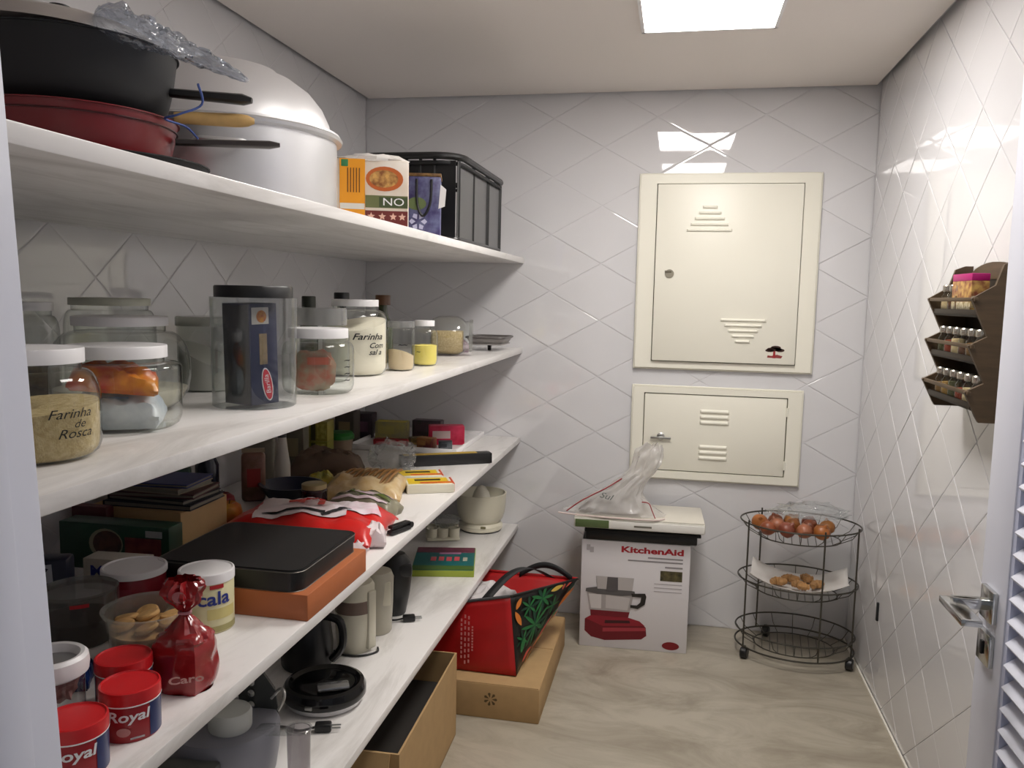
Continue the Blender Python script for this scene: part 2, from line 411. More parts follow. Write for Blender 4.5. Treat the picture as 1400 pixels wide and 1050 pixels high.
# ================================================================== back wall panels
def louvre(mb, x0, x1, z, y, h=.013, d=.008):
    """one pressed louvre hood: half-round ridge along x"""
    n = 6; vs = []; L = [x0, x0+.006, x1-.006, x1]
    for k, x in enumerate(L):
        e = 0. if k in (0, 3) else 1.
        for i in range(n+1):
            a = pi*i/n; vs.append((x, y-d*e*sin(a), z+h/2*cos(a)))
    fs = [(k*(n+1)+i, (k+1)*(n+1)+i, (k+1)*(n+1)+i+1, k*(n+1)+i+1) for k in range(3) for i in range(n)]
    mb.add(vs, fs); return mb
def wall_panel(label, x0, x1, z0, z1, dx0, dx1, dz0, dz1, rise):
    cx, cz = (x0+x1)/2, z0; y = YB-.006
    t = thing('access_panel', label, 'panel', (cx, y, cz), group='enamelled metal access panels on the back wall')
    X0, X1, Z1 = x0-cx, x1-cx, z1-cz; a, b, c, d = dx0-cx, dx1-cx, dz0-cz, dz1-cz
    mb = MB(); fd = .020
    for (p, q, r, s) in ((X0, a-.004, 0, Z1), (b+.004, X1, 0, Z1), (a-.004, b+.004, 0, c-.004), (a-.004, b+.004, d+.004, Z1)):
        mb.box(((p+q)/2, -fd/2, (r+s)/2), (q-p, fd, s-r))
    # bevelled outer lip
    for (p, q, r, s) in ((X0-.008, X0, -.008, Z1+.008), (X1, X1+.008, -.008, Z1+.008), (X0, X1, -.008, 0), (X0, X1, Z1, Z1+.008)):
        mb.box(((p+q)/2, -.006, (r+s)/2), (q-p, .012, s-r), bev=.003)
    fr = obj('frame', mb, M_PANEL, t)
    obj('gap', MB().box(((a+b)/2, -.003, (c+d)/2), (b-a+.008, .006, d-c+.008)), M_PANELD, t)
    dr = obj('door', MB().box(((a+b)/2, -(fd+rise)/2-.003, (c+d)/2), (b-a, fd+rise-.006, d-c), bev=.004), M_PANEL, t)
    return t, dr, cx, cz, -(fd+rise)
t, dr, cx, cz, yf = wall_panel('tall cream metal access panel, upper of the two on the back wall', -.189, .592, 1.228, 2.103, -.112, .520, 1.262, 2.060, .016)
for k in range(5):
    z = 1.957-k*.0255; hw = .033+k*.0168; obj('louvre', louvre(MB(), .122-hw-cx, .122+hw-cx, z-cz, yf), M_PANEL, dr)
for k in range(5):
    z = 1.456-k*.0240; hw = .100-k*.0165; obj('louvre', louvre(MB(), .289-hw-cx, .289+hw-cx, z-cz, yf), M_PANEL, dr)
mb = MB(); mb.lathe([(.0, 0), (.020, 0), (.020, .003), (.016, .0035), (.0, .0035)], 20); mb.xf(Matrix.Translation((-.046-cx, yf, 1.659-cz)) @ Matrix.Rotation(pi/2, 4, 'X'))
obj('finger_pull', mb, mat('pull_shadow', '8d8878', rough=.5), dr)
mb = MB(); mb.box((-.052-cx, yf-.004, 1.668-cz), (.030, .003, .010), bev=.001); obj('pull_lip', mb, M_PANELD, dr)
st = thing('tree_sticker', 'small dark red tree sticker on the upper access panel', 'sticker', (.430, YB-.006+yf-.0004, 1.290))
mb = MB()
for px, pz, a, b in ((0, .040, .034, .009), (-.02, .034, .02, .007), (.024, .036, .02, .008), (.006, .048, .022, .008)):
    mb.add([(px+a*cos(q*pi/5), -.0008, pz+b*sin(q*pi/5)) for q in range(10)], [tuple(range(9, -1, -1))])
obj('crown', mb, mat('sticker_brown', '3d241b', rough=.6), st)
mb = MB().prism([(-.006, .0), (.006, 0), (.004, .034), (-.004, .034)], 0, .0006); mb.xf(Matrix.Rotation(pi/2, 4, 'X')); obj('trunk', mb, mat('sticker_red', '9c1c22', rough=.6), st)
mb = MB().prism([(-.03, .002), (.03, .0), (.036, .010), (.012, .016), (-.012, .010), (-.028, .012)], 0, .0005); mb.xf(Matrix.Rotation(pi/2, 4, 'X')); obj('ground', mb, mat('sticker_red2', '8c3a38', rough=.6), st)
t, dr, cx, cz, yf = wall_panel('wide cream metal access panel with a small latch, lower of the two', -.189, .563, .710, 1.138, -.136, .500, .748, 1.106, -.004)
for zz in (1.032, 1.006, .980): obj('louvre', louvre(MB(), .118-cx, .250-cx, zz-cz, yf, .018, .008), M_PANEL, dr)
for zz in (.866, .840, .814): obj('louvre', louvre(MB(), .117-cx, .247-cx, zz-cz, yf, .018, .008), M_PANEL, dr)
mb = MB().lathe([(0, 0), (.018, 0), (.018, .006), (.012, .010), (0, .010)], 20); mb.xf(Matrix.Translation((-.056-cx, yf, .906-cz)) @ Matrix.Rotation(pi/2, 4, 'X')); lk = obj('latch', mb, M_STEEL, dr)
obj('latch_bar', MB().box((-.056-cx, yf-.013, .900-cz), (.094, .007, .011), bev=.003), M_STEEL, lk)
for zz in (1.045, .80): obj('hinge', MB().tube([(.503-cx, yf-.004, zz-.02-cz), (.503-cx, yf-.004, zz+.02-cz)], .006, 8), M_PANEL, t)

# ================================================================== louvred door, standing open on the right
DL = 1.13; DT = .036; dr_h = 2.09
door = thing('louvred_door', 'pale lilac louvred door standing open on the right', 'door', (DX1-.006, YF+.006, .012), radians(90.35))
del door['category']; del door['label']; door.name = 'door_1'; door['kind'] = 'structure'; door['label'] = 'pale lilac louvred door standing open on the right'
# local: x along the leaf from the hinge, y = thickness towards the room side (+y faces the room)
SW = .125
for nm, x0, x1, z0, z1 in (('stile', 0, SW, 0, dr_h), ('stile', DL-SW, DL, 0, dr_h), ('rail', SW, DL-SW, 0, .20), ('rail', SW, DL-SW, dr_h-.13, dr_h)):
    obj(nm, MB().box(((x0+x1)/2, 0, (z0+z1)/2), (x1-x0, DT, z1-z0), bev=.002), M_FRAME, door)
for x0, x1 in ((SW, SW+.014), (DL-SW-.014, DL-SW)):
    obj('bead', MB().box(((x0+x1)/2, .006, (.20+dr_h-.13)/2), (x1-x0, .018, dr_h-.33)), mat('bead_shade', 'c3c8de', rough=.5), door)  # bead coloured bluer and darker than the door to stand for its shade
sl = MB().box((0, 0, 0), (DL-2*SW-.028, .046, .009), bev=.002); sl.xf(Matrix.Rotation(radians(-38), 4, 'X')); slm = sl.mesh('slat'); slm.materials.append(M_FRAME)
k = 0
z = .226
while z < dr_h-.15:
    obj('slat', slm, None, door, loc=(DL/2, 0, z)); z += .0415
# lever set
def lever_part(nm, mb, m, par=door): return obj(nm, mb, m, par)
hx = DL-.060; hz = .965
pl = lever_part('rose_plate', MB().box((hx, DT/2+.005, hz), (.062, .010, .062), bev=.002), M_CHROME)
lv = MB()
lv.box((hx, DT/2+.038, hz), (.020, .066, .020), bev=.002)
lv.box((hx-.052, DT/2+.072, hz), (.128, .036, .013), bev=.002)
lever_part('lever', lv, M_CHROME)
lp = lever_part('lock_plate', MB().box((hx, DT/2+.005, hz-.085), (.062, .010, .062), bev=.002), M_CHROME)
obj('keyhole', MB().box((hx, DT/2+.012, hz-.085), (.010, .004, .026), bev=.001), M_BLACKM, lp)
pl2 = lever_part('rose_plate', MB().box((hx, -DT/2-.005, hz), (.062, .010, .062), bev=.002), M_CHROME)
lv = MB(); lv.box((hx, -DT/2-.030, hz), (.020, .050, .020), bev=.002); lv.box((hx-.050, -DT/2-.055, hz), (.125, .020, .016), bev=.002); lever_part('lever', lv, M_CHROME)

# ================================================================== spice rack on the right wall
RY0, RY1, RZ = 2.20, 2.57, 1.268; RD = .115; RX = XR-.008
M_RACK = mat('rack_wood', '57452f', rough=.55, var=.25, vscale=14, stretch=(1, 1, 6))
M_RACKD = mat('rack_wood_dark', '2e2418', rough=.6)
rk = thing('spice_rack', 'brown wooden three tier spice rack hung on the right wall', 'rack', (RX, (RY0+RY1)/2, RZ))
HW = (RY1-RY0)/2
TZ = (.020, .135, .250)      # tier floors
sidep = [(0, -.012), (-.075, -.012), (-.082, .0), (-.112, .062), (-.070, .085), (-.082, .112), (-.112, .176), (-.070, .200), (-.082, .225), (-.112, .292), (-.06, .325), (-.045, .375), (-.02, .385), (0, .385)]
for s in (-1, 1):
    mb = MB().prism([(p[0], p[1]) for p in sidep], -.006, .006); mb.xf(Matrix.Translation((0, s*(HW-.006), 0)) @ Matrix.Rotation(pi/2, 4, 'X')); obj('side_board', mb, M_RACK, rk, smooth=False)
obj('back_board', MB().box((-.004, 0, .17), (.008, 2*HW-.024, .35)), M_RACKD, rk)
arch = [(-HW+.012, .345)] + [(-(HW-.012)*cos(pi*i/12), .345+.045*sin(pi*i/12)) for i in range(1, 12)] + [(HW-.012, .345)]
mb = MB().prism(arch, 0, .010); mb.xf(Matrix(((0, 0, -1, 0), (1, 0, 0, 0), (0, 1, 0, 0), (0, 0, 0, 1)))); obj('crest', mb, M_RACK, rk)
for tz in TZ:
    obj('tier_floor', MB().box((-.050, 0, tz), (.084, 2*HW-.024, .007), 0), M_RACKD, rk)
    obj('front_rail', MB().box((-.104, 0, tz+.040), (.009, 2*HW+.02, .010), bev=.002), M_RACK, rk)
    obj('lower_rail', MB().box((-.092, 0, tz+.008), (.006, 2*HW-.024, .014), bev=.001), M_RACKD, rk)
M_CAP = mat('spice_cap', 'c7c2b6', rough=.25, metal=.8)
cols = ['7a5a2e', '9c7a3d', '4a4a2a', '8c3b22', 'c9b48a', '5d3a22']
nm = ['lower', 'middle', 'upper']; od = ['farthest', 'second', 'third', 'fourth', 'fifth', 'nearest']
body = MB().lathe([(.0, .0), (.016, .0), (.0185, .003), (.0185, .044), (.012, .054), (.012, .060)], 16)
bme = body.mesh('jar_body'); bme.materials.append(M_GLASS)
cme = MB().lathe([(.0145, .058), (.0155, .060), (.0155, .074), (.013, .077), (0, .077)], 16).mesh('cap'); cme.materials.append(M_CAP)
for ti, tz in enumerate(TZ):
    for k in range(6):
        if ti == 2 and k in (3, 4, 5): continue
        y = RY1-.040-k*.058
        j = thing('spice_jar', f'small glass spice jar, {od[k]} from the door on the {nm[ti]} rack tier' if k else f'small glass spice jar at the far end of the {nm[ti]} rack tier', 'spice jar', (RX-.068, y, RZ+tz+.0042), group='spice jars in the wooden rack')
        if k: j['label'] = f"small glass spice jar, {['', 'second', 'third', 'fourth', 'fifth', 'sixth'][k]} from the far end of the {nm[ti]} rack tier"
        obj('jar_body', bme, None, j)
        fill = MB().lathe([(.0, .002), (.0165, .002), (.0172, .004), (.0172, .034+.006*(k % 3)), (.0, .036+.006*(k % 3))], 14); obj('contents', fill, mat('spice_%d' % ((k+ti*2) % 6), cols[(k+ti*2) % 6], rough=.9, bump=.4, bscale=500), j)
        obj('cap', cme, None, j)
bx = thing('seasoning_carton', 'small printed carton with a magenta top on the spice rack', 'carton', (RX-.062, 2.375, RZ+TZ[2]+.0045))
obj('carton_body', MB().box((0, 0, .042), (.042, .150, .084), bev=.001), mat('carton_print', 'c9a35a', rough=.5, col2='7c3b2a', vscale=55), bx)
obj('carton_top', MB().box((0, 0, .0935), (.043, .151, .019), bev=.002), mat('magenta_card', 'b3126f', rough=.45), bx)
obj('print_band', MB().box((-.0213, 0, .020), (.0008, .148, .020)), mat('carton_white', 'd9cfb4', rough=.5, col2='8f7a3f', vscale=90), bx)
obj('print_band', MB().box((0, -.0756, .030), (.040, .0008, .030)), mat('carton_white', 'd9cfb4'), bx)

# ================================================================== floor: boxes by the back wall
kb = thing('appliance_box', 'white printed food processor box with a red mixer picture', 'box', (-.139, 3.548, 0), radians(2.5))
BW, BH, BD = .470, .487, .315
obj('carton', MB().box((0, BD/2, BH/2), (BW, BD, BH), bev=.003), mat('box_white', 'dcd8da', rough=.45), kb)
obj('flap', MB().box((0, BD/2, BH+.001), (BW*.98, BD*.98, .003)), mat('box_dark_top', '2b2627', rough=.5), kb)
def on_box(nm, mb, m, x, z, off=.0006): return obj(nm, upright(mb, (x, -off, z)), m, kb, smooth=False)
M_BR = mat('box_red_ink', 'a81524', rough=.5)
on_box('lettering', text_mb('KitchenAid', .037, sx=1.62, weight=.0014), M_BR, .072, BH-.036)
for z_, w_, h_ in ((.066, .150, .006), (.082, .235, .006), (.104, .075, .007)): obj('text_line', patch(MB(), .204-w_, .204, BH-z_-h_/2, BH-z_+h_/2, -.0005), mat('ink_grey', '8f8a8c', rough=.6), kb)
obj('photo_print', patch(MB(), .110, .204, BH-.165, BH-.120, -.0006), mat('photo_olive', '6e6540', rough=.4, col2='2e2a1e', vscale=30), kb)
for zz in (.180, .197, .214): obj('text_line', patch(MB(), .085, .204, BH-zz-.002, BH-zz+.002, -.0005), mat('ink_pale', 'b3adb0', rough=.6), kb)
mb = MB().prism([(.037*cos(2*pi*i/28), .018*sin(2*pi*i/28)) for i in range(28)], 0, .0008); on_box('seal_print', mb, mat('box_maroon', '7c1019', rough=.5), .166, .030, .0002)
for (a, b) in ((-.205, BH-.035), (-.190, BH-.045)): obj('mark_print', patch(MB(), a-.008, a+.008, b-.012, b+.012, -.0005), mat('ink_pale', 'b3adb0'), kb)
# picture of the red food processor, printed flat in layers
def pic(nm, pts, col, lay, rough=.4, **k): return on_box(nm, MB().prism(pts, 0, .0005), mat('print_'+col, col, rough=rough, **k), -.112, .02, lay*.0006)
def PX(L): return [((x-40)/105*.62-.112+.112-.02, (300-z)/105*.62*.0+z) for x, z in L]
pic('picture_base', [(-.100, .052), (-.070, .026), (-.010, .014), (.150, .030), (.172, .048), (.168, .085), (.140, .110), (.085, .125), (-.070, .125), (-.100, .105)], '6d0f1b', 1)
pic('picture_base', [(-.098, .108), (-.020, .078), (.164, .092), (.140, .112), (.085, .126), (-.070, .126)], '8f1b2a', 2)
pic('picture_base', [(-.020, .070), (.166, .084), (.168, .070), (-.020, .052)], 'a2353f', 2)
pic('picture_base', [(-.012, .092), (.100, .100), (.096, .112), (-.010, .106)], '3d1016', 3)
pic('picture_base', [(-.075, .124), (.090, .124), (.098, .160), (-.078, .160)], '751522', 2)
pic('picture_bowl', [(-.080, .150), (.096, .150), (.112, .240), (-.096, .240)], 'a9a2a0', 3)
pic('picture_bowl', [(-.074, .158), (-.030, .158), (-.030, .222), (-.086, .222)], 'cfcac8', 4)
pic('picture_bowl', [(-.010, .162), (.086, .158), (.096, .214), (-.010, .222)], 'c2bcba', 4)
pic('picture_rim', [(-.100, .232), (-.050, .224), (.060, .222), (.118, .230), (.114, .246), (.04, .256), (-.05, .256), (-.098, .247)], '5d5a5a', 5)
pic('picture_tube', [(-.048, .248), (.104, .248), (.110, .306), (-.056, .306)], 'b7b1af', 6)
pic('picture_tube', [(-.010, .240), (.042, .240), (.040, .304), (-.006, .304)], '565254', 7)
pic('picture_handle', [(.100, .236), (.160, .240), (.166, .226), (.160, .190), (.130, .168), (.098, .172), (.098, .184), (.126, .184), (.140, .198), (.144, .222), (.104, .222)], '26221f', 6)

tr = thing('dark_case', 'flat black case lying on the food processor box', 'case', (-.118, 3.530, BH+.003), radians(2))
obj('case_body', MB().box((0, .16, .019), (.480, .30, .038), bev=.006), M_BLACK, tr)
obj('case_lid', MB().box((.005, .155, .043), (.500, .31, .012), bev=.003), M_BLACKM, tr)
sc_ = thing('letter_scale', 'slim white and green kitchen scale on the black case', 'scale', (-.128, 3.500, BH+.0525), radians(2))
obj('scale_body', MB().box((0, .15, .032), (.560, .29, .044), bev=.007), mat('scale_grey', 'cfccc2', rough=.4), sc_)
obj('front_strip', MB().box((.075, .0035, .031), (.405, .006, .034), bev=.002), mat('scale_white', 'e4e2dc', rough=.3), sc_)
obj('display', MB().box((-.200, .0035, .031), (.145, .006, .034), bev=.002), mat('scale_green', '56663f', rough=.25), sc_)
obj('top_plate', MB().box((.0, .15, .056), (.552, .28, .004), bev=.001), mat('scale_cream', 'd9d4c8', rough=.35), sc_)
obj('text_line', patch(MB(), -.02, .055, .026, .034, -.0002), mat('ink_scale', '6e6a60', rough=.6), sc_)
obj('foot', MB().box((-.18, .12, .005), (.03, .10, .010)), M_BLACKM, sc_); obj('foot', MB().box((.18, .12, .005), (.03, .10, .010)), M_BLACKM, sc_)

# crumpled plastic bag: a flat spread base rising to a twisted neck below the latch
pb = thing('plastic_bag', 'crumpled white plastic bag with red edging, on the kitchen scale', 'bag', (-.255, 3.60, BH+.0525+.0585))
LV = ((0, -.474, -.018, .080), (.015, -.430, -.050, .085), (.05, -.375, -.085, .075), (.09, -.317, -.120, .062), (.135, -.245, -.115, .050), (.185, -.190, -.072, .045), (.235, -.170, -.042, .040), (.280, -.157, -.032, .030), (.312, -.115, -.040, .014))
def bagfn(u, v):
    a = 2*pi*u; q = v*(len(LV)-1); i = min(int(q), len(LV)-2); t = q-i
    z, l, r, d = [LV[i][k]*(1-t)+LV[i+1][k]*t for k in range(4)]
    n = noise.noise(Vector((cos(a)*2.2, sin(a)*2.2, v*5)))*.022*(.25+v) + noise.noise(Vector((cos(a)*5, sin(a)*5, v*9)))*.012
    return ((l+r)/2+.255+((r-l)/2+n*.6)*cos(a), .0+(d+n)*sin(a), max(.002, z+.003+n*.5))
obj('film', MB().grid(64, 40, bagfn, wrap=True), glass('bag_film', 'eeece9', rough=.20, haze=.56, hazecol='f0eeec', bump=.6, bscale=45), pb)
rim = [(-.225, -.075, .004), (-.10, -.095, .003), (.05, -.100, .003), (.19, -.095, .003), (.235, -.060, .004)]
obj('hem', MB().tube(smooth_path(rim), .0035, 6), mat('bag_hem', 'd9c7c2', rough=.4), pb)
obj('red_edge', MB().tube(smooth_path([(-.190, -.070, .012), (-.135, -.066, .055), (-.085, -.060, .085), (-.02, -.055, .122), (.045, -.040, .165)]), .0028, 6), mat('bag_red', '9a3a3e', rough=.5), pb)
obj('red_edge', MB().tube(smooth_path([(.135, -.055, .070), (.165, -.066, .068), (.180, -.075, .040), (.195, -.083, .008)]), .0025, 6), mat('bag_red', '9a3a3e'), pb)
obj('contents', bag(.26, .09, .040, .4, 3, 20, 10, 6), mat('bag_contents', 'a39a94', rough=.5, col2='3b3030', vscale=22), pb, loc=(-.01, -.005, .004))
obj('lettering', text_mb('Sul', .036, shear=.3, sx=1.3).xf(Matrix.Translation((-.02, -.076, .090)) @ Matrix.Rotation(radians(12), 4, 'Y') @ Matrix.Rotation(radians(70), 4, 'X')), mat('bag_ink', '4a5350', rough=.5), pb, smooth=False)

# ================================================================== wire trolley with onions and ginger
wt = thing('wire_trolley', 'three tier oval dark wire vegetable trolley on castors', 'trolley', (.555, 3.668, 0))
M_WIRE = mat('dark_wire', '55524b', rough=.35, metal=.7)
RXA, RYA, RO = .248, .190, radians(-6)
tiers = ((.115, .070, 'lower'), (.345, .055, 'middle'), (.595, .065, 'upper'))
for z, dep, _ in tiers:
    tz = obj('tier', MB().tube(ring(RXA, RYA, z, 48, RO), .0036, 8, closed=True), M_WIRE, wt)
    mb = MB(); bz = z-dep
    mb.tube(ring(RXA*.68, RYA*.68, bz, 40, RO), .0028, 6, closed=True)
    obj('tier_base', mb, M_WIRE, tz)
    for k in range(11):
        s = (k/10*2-1)*.66; L = (max(0, .68**2-s*s))**.5
        p = [(s*RXA, -L*RYA, bz), (s*RXA, L*RYA, bz)]; p = [(x*cos(RO)-y*sin(RO), x*sin(RO)+y*cos(RO), q) for x, y, q in p]
        obj('tier_wire', MB().tube(p, .0017, 5), M_WIRE, tz)
    for k in range(16):
        a = 2*pi*k/16
        q = [(RXA*cos(a)*f, RYA*sin(a)*f, zz) for f, zz in ((1, z), (.9, z-dep*.55), (.68, bz))]
        q = [(x*cos(RO)-y*sin(RO), x*sin(RO)+y*cos(RO), zz) for x, y, zz in q]; obj('tier_wire', MB().tube(q, .0017, 5), M_WIRE, tz)
obj('foot_ring', MB().tube(ring(RXA, RYA, .050, 48, RO), .0040, 8, closed=True), M_WIRE, wt)
for a in (212, 130, 292, 338):
    x, y = RXA*cos(radians(a)), RYA*sin(radians(a)); x, y = x*cos(RO)-y*sin(RO), x*sin(RO)+y*cos(RO)
    obj('post', MB().tube([(x, y, .05), (x, y, .50), (x*1.0, y*1.0, .610)], .0038, 8), M_WIRE, wt)
for a in (215, 335, 118):
    x, y = RXA*cos(radians(a)), RYA*sin(radians(a)); x, y = x*cos(RO)-y*sin(RO), x*sin(RO)+y*cos(RO)
    cs = obj('castor', MB().tube([(x, y, .055), (x, y, .045)], .008, 10), M_WIRE, wt)
    w_ = MB().lathe([(0, -.015), (.021, -.015), (.025, -.010), (.025, .010), (.021, .015), (0, .015)], 20); w_.xf(Matrix.Translation((x, y, .0251)) @ Matrix.Rotation(radians(70), 4, 'Z') @ Matrix.Rotation(pi/2, 4, 'X'))
    obj('wheel', w_, M_BLACK, cs)
def onion_mesh(s):
    return MB().lathe([(.0, .0), (.012, .001), (.027, .010), (.0335, .026), (.032, .040), (.022, .052), (.010, .058), (.006, .066), (.002, .070)], 18).xf(Matrix.Scale(s, 4) @ Matrix.Translation((0, 0, -.030)))
M_ON = [mat('onion_%d' % i, c, rough=.38, var=.35, vscale=16, stretch=(1, 1, .4)) for i, c in enumerate(('b06a34', '9c5434', 'bc7a3e', '8f4a36', 'ab6a4c'))]
onm = [onion_mesh(1.06), onion_mesh(1.0)]; onm = [m.mesh('onion') for m in onm]
spots = [(-.165, .030), (-.095, .070), (-.025, .078), (.048, .070), (-.096, .002), (-.028, .004), (.042, .000), (.115, .020), (-.062, -.070), (.008, -.072), (.080, -.066), (-.140, -.062)]
pl_ = ['left end', 'back left', 'back middle', 'back right', 'left of the middle', 'centre', 'right of the centre', 'right end', 'front left', 'front middle', 'front right', 'far left front']
for i, (x, y) in enumerate(spots):
    me = onm[i % 2].copy(); me.materials.append(M_ON[i % 5])
    o = obj('onion', me, None, None, (.555+x, 3.668+y, .535+(.004 if i < 8 else 0)), (random.uniform(-.8, .8), random.uniform(-.8, .8), random.random()*6))
    o.location.z = .578
    tag(o, f'brown skinned onion at the {pl_[i]} of the upper trolley tier', 'onion', 'onions in the upper trolley tier')
hb = thing('produce_bag', 'clear plastic bag bunched over the onions in the trolley', 'bag', (.600, 3.690, .612))
obj('film', blob(.155, .10, .040, (0, 0, .020), 30, 14, .4, 3.2, 5, flat=.0), M_FILM, hb)
pp = tag(obj('paper_sheet', MB().grid(22, 16, lambda u, v: ((u-.5)*.40, (v-.5)*.24, .012+.055*abs(2*u-1)**2.2+.030*abs(2*v-1)**2+.006*noise.noise(Vector((u*5, v*5, 2))))), mat('paper', 'd8d4cf', rough=.7), None, (.560, 3.655, .292), (0, 0, radians(-8)), solid=.001), 'white paper sheet lining the middle trolley tier', 'paper')
for i, (x, y, rz, l) in enumerate(((-.085, -.020, .3, .065), (.000, -.050, -.4, .075), (.075, -.020, .9, .07), (-.030, .030, .1, .07), (.040, .050, -.7, .06))):
    mb = MB(); mb.tube(smooth_path([(-l/2, 0, .0), (-l*.15, .008, .004), (l*.2, -.004, .002), (l/2, .006, .0)]), .016, 8, rs=None)
    pts = smooth_path([(-l/2, 0, 0), (-l*.15, .008, .003), (l*.2, -.004, .002), (l/2, .006, 0)]); mb = MB().tube(pts, .016, 9, rs=[.009+.009*sin(pi*(k+.6)/(len(pts)+.2))+.002*sin(k*2.3) for k in range(len(pts))])
    mb.tube([(0, 0, .0), (.012, .030, .004)], .010, 8, rs=[.012, .007])
    o = obj('ginger_root', mb, mat('ginger', 'b98a55', rough=.6, var=.35, vscale=40, bump=.4, bscale=150), None, (.560+x, 3.655+y, .335), (0, 0, rz))
    tag(o, 'knobbly tan ginger root ' + ['at the left', 'at the front', 'at the right', 'behind, left of the middle,', 'behind, on the right,'][i] + ' on the trolley paper', 'ginger', 'ginger roots in the middle trolley tier')

# ================================================================== floor: boxes and the shopping bag under the shelf
cb = thing('cardboard_box', 'closed kraft cardboard box under the red shopping bag', 'box', (-.70, 3.165, 0))
bw, bd, bh = .53, .70, .131
obj('carton', MB().box((0, 0, bh/2), (bw, bd, bh), bev=.003), M_KRAFT, cb)
obj('flap', MB().box((-.002, -bd/4, bh+.001), (bw*.995, bd/2-.004, .003)), M_KRAFT, cb); obj('flap', MB().box((-.002, bd/4, bh+.001), (bw*.995, bd/2-.004, .003)), M_KRAFT, cb)
pr_ = MB()
for k in range(7): a = 2*pi*k/7; pr_.prism([(.006*cos(a), .006*sin(a)), (.022*cos(a-.25), .022*sin(a-.25)), (.026*cos(a), .026*sin(a)), (.022*cos(a+.25), .022*sin(a+.25))], 0, .0006)
obj('print', upright(pr_, (.085, -bd/2-.0005, .075)), mat('kraft_ink', '5c4a30', rough=.8), cb, smooth=False)
ob = thing('open_carton', 'large open kraft carton with a dark inside, under the lowest shelf', 'box', (-.95, 2.345, 0), radians(1.5))
bw, bd, bh = .50, .66, .300; t_ = .006
obj('floor_panel', MB().box((0, 0, .003), (bw, bd, .006)), M_KRAFT, ob)
for s in (-1, 1):
    obj('side_panel', MB().box((s*(bw/2-t_/2), 0, bh/2), (t_, bd, bh)), M_KRAFT, ob); obj('end_panel', MB().box((0, s*(bd/2-t_/2), bh/2), (bw-2*t_, t_, bh)), M_KRAFT, ob)
obj('dark_block', MB().box((0, 0, .10), (bw-2*t_-.004, bd-2*t_-.004, .18)), M_KRAFTD, ob)  # solid near-black block filling the lower part of the carton
for s, l in ((-1, 1), (1, 1)):
    mb = MB().box((0, 0, 0), (t_, bd*.94, .10)); mb.xf(Matrix.Translation((s*(bw/2-.004)+s*.022, 0, bh-.046)) @ Matrix.Rotation(s*radians(156), 4, 'Y')); 
mb = MB().box((0, 0, 0), (bw*.9, t_, .12)); mb.xf(Matrix.Translation((0, -bd/2-.024, bh-.055)) @ Matrix.Rotation(radians(-22), 4, 'X')); obj('flap', mb, M_KRAFT, ob)

rb = thing('shopping_bag', 'red shopping bag with a tropical leaf side and black straps', 'bag', (-.70, 2.905, .1385))
M_RBAG = mat('red_fabric', 'b3181b', rough=.4, var=.12, vscale=12)
M_TROP = mat('tropical_black', '14120f', rough=.45)
# corner posts: (bottom, top); front-left, front-right, back-right, back-left, leaning towards the back right
FLb, FRb, BRb, BLb = Vector((-.18, -.01, 0)), Vector((.165, -.015, 0)), Vector((.172, .22, .005)), Vector((-.18, .30, 0))
FLt, FRt, BRt, BLt = Vector((-.20, .02, .222)), Vector((.130, .015, .292)), Vector((.335, .435, .235)), Vector((-.12, .47, .225))
def face(a, b, c, d, nu=14, nv=12, bulge=.012, seed=0):
    nrm = (b-a).cross(d-a).normalized()
    return MB().grid(nu, nv, lambda u, v: tuple((a*(1-u)+b*u)*(1-v)+(d*(1-u)+c*u)*v + nrm*(bulge*sin(pi*u)*sin(pi*v)+.006*noise.noise(Vector((u*4, v*4, seed)))*min(1, 6*u*(1-u)*4*v*(1-v)*4))))
obj('front_panel', face(FLb, FRb, FRt, FLt), M_RBAG, rb, solid=.002)
sd_ = obj('side_panel', face(FRb, BRb, BRt, FRt, seed=3), M_TROP, rb, solid=.002)
obj('back_panel', face(BRb, BLb, BLt, BRt, seed=5), M_RBAG, rb, solid=.002); obj('side_panel', face(BLb, FLb, FLt, BLt, seed=7), M_TROP, rb, solid=.002)
obj('base_panel', face(FLb, BLb, BRb, FRb, bulge=0), M_RBAG, rb)
obj('hem', MB().tube([FLt, FRt], .006, 6), mat('grey_hem', '4a4a4c', rough=.6), rb); obj('hem', MB().tube([BLt, BRt], .006, 6), M_RBAG, rb); obj('hem', MB().tube([FRt, BRt], .005, 6), M_TROP, rb)
def onside(u, v): return (FRb*(1-u)+BRb*u)*(1-v)+(FRt*(1-u)+BRt*u)*v
_n = (BRb-FRb).cross(FRt-FRb).normalized()
def leaf(cu, cv, ang, L, W, m, off=.016):
    pts = []
    for k in range(9):
        t = k/8; pts.append((L*(t-.0), W*sin(pi*t)**.8))
    poly = pts + [(x, -y) for x, y in reversed(pts[1:-1])]
    vs = []
    for x, y in poly:
        u = min(.99, max(.01, cu+(x*cos(ang)-y*sin(ang))*.95)); v = min(.985, max(.01, cv+(x*sin(ang)+y*cos(ang))))
        vs.append(tuple(onside(u, v)+_n*(.012*sin(pi*u)*sin(pi*v)+off-.010)))
    obj('leaf_print', MB().add(vs, [tuple(range(len(vs)))]), m, rb, smooth=False)
G1 = mat('leaf_green', '1f6a35', rough=.5); G2 = mat('leaf_dark_green', '0f3f2b', rough=.5); OR = mat('leaf_orange', 'd0772a', rough=.5); PK = mat('leaf_coral', 'c9503f', rough=.5); YE = mat('leaf_yellow', 'd8b84e', rough=.5)
for k in range(11): leaf(.40, .52, 2*pi*k/11+.2, .30, .024, G1 if k % 3 else G2)
for k in range(9): leaf(.45, .86, 2*pi*k/9, .20, .022, G2 if k % 2 else G1, .017)
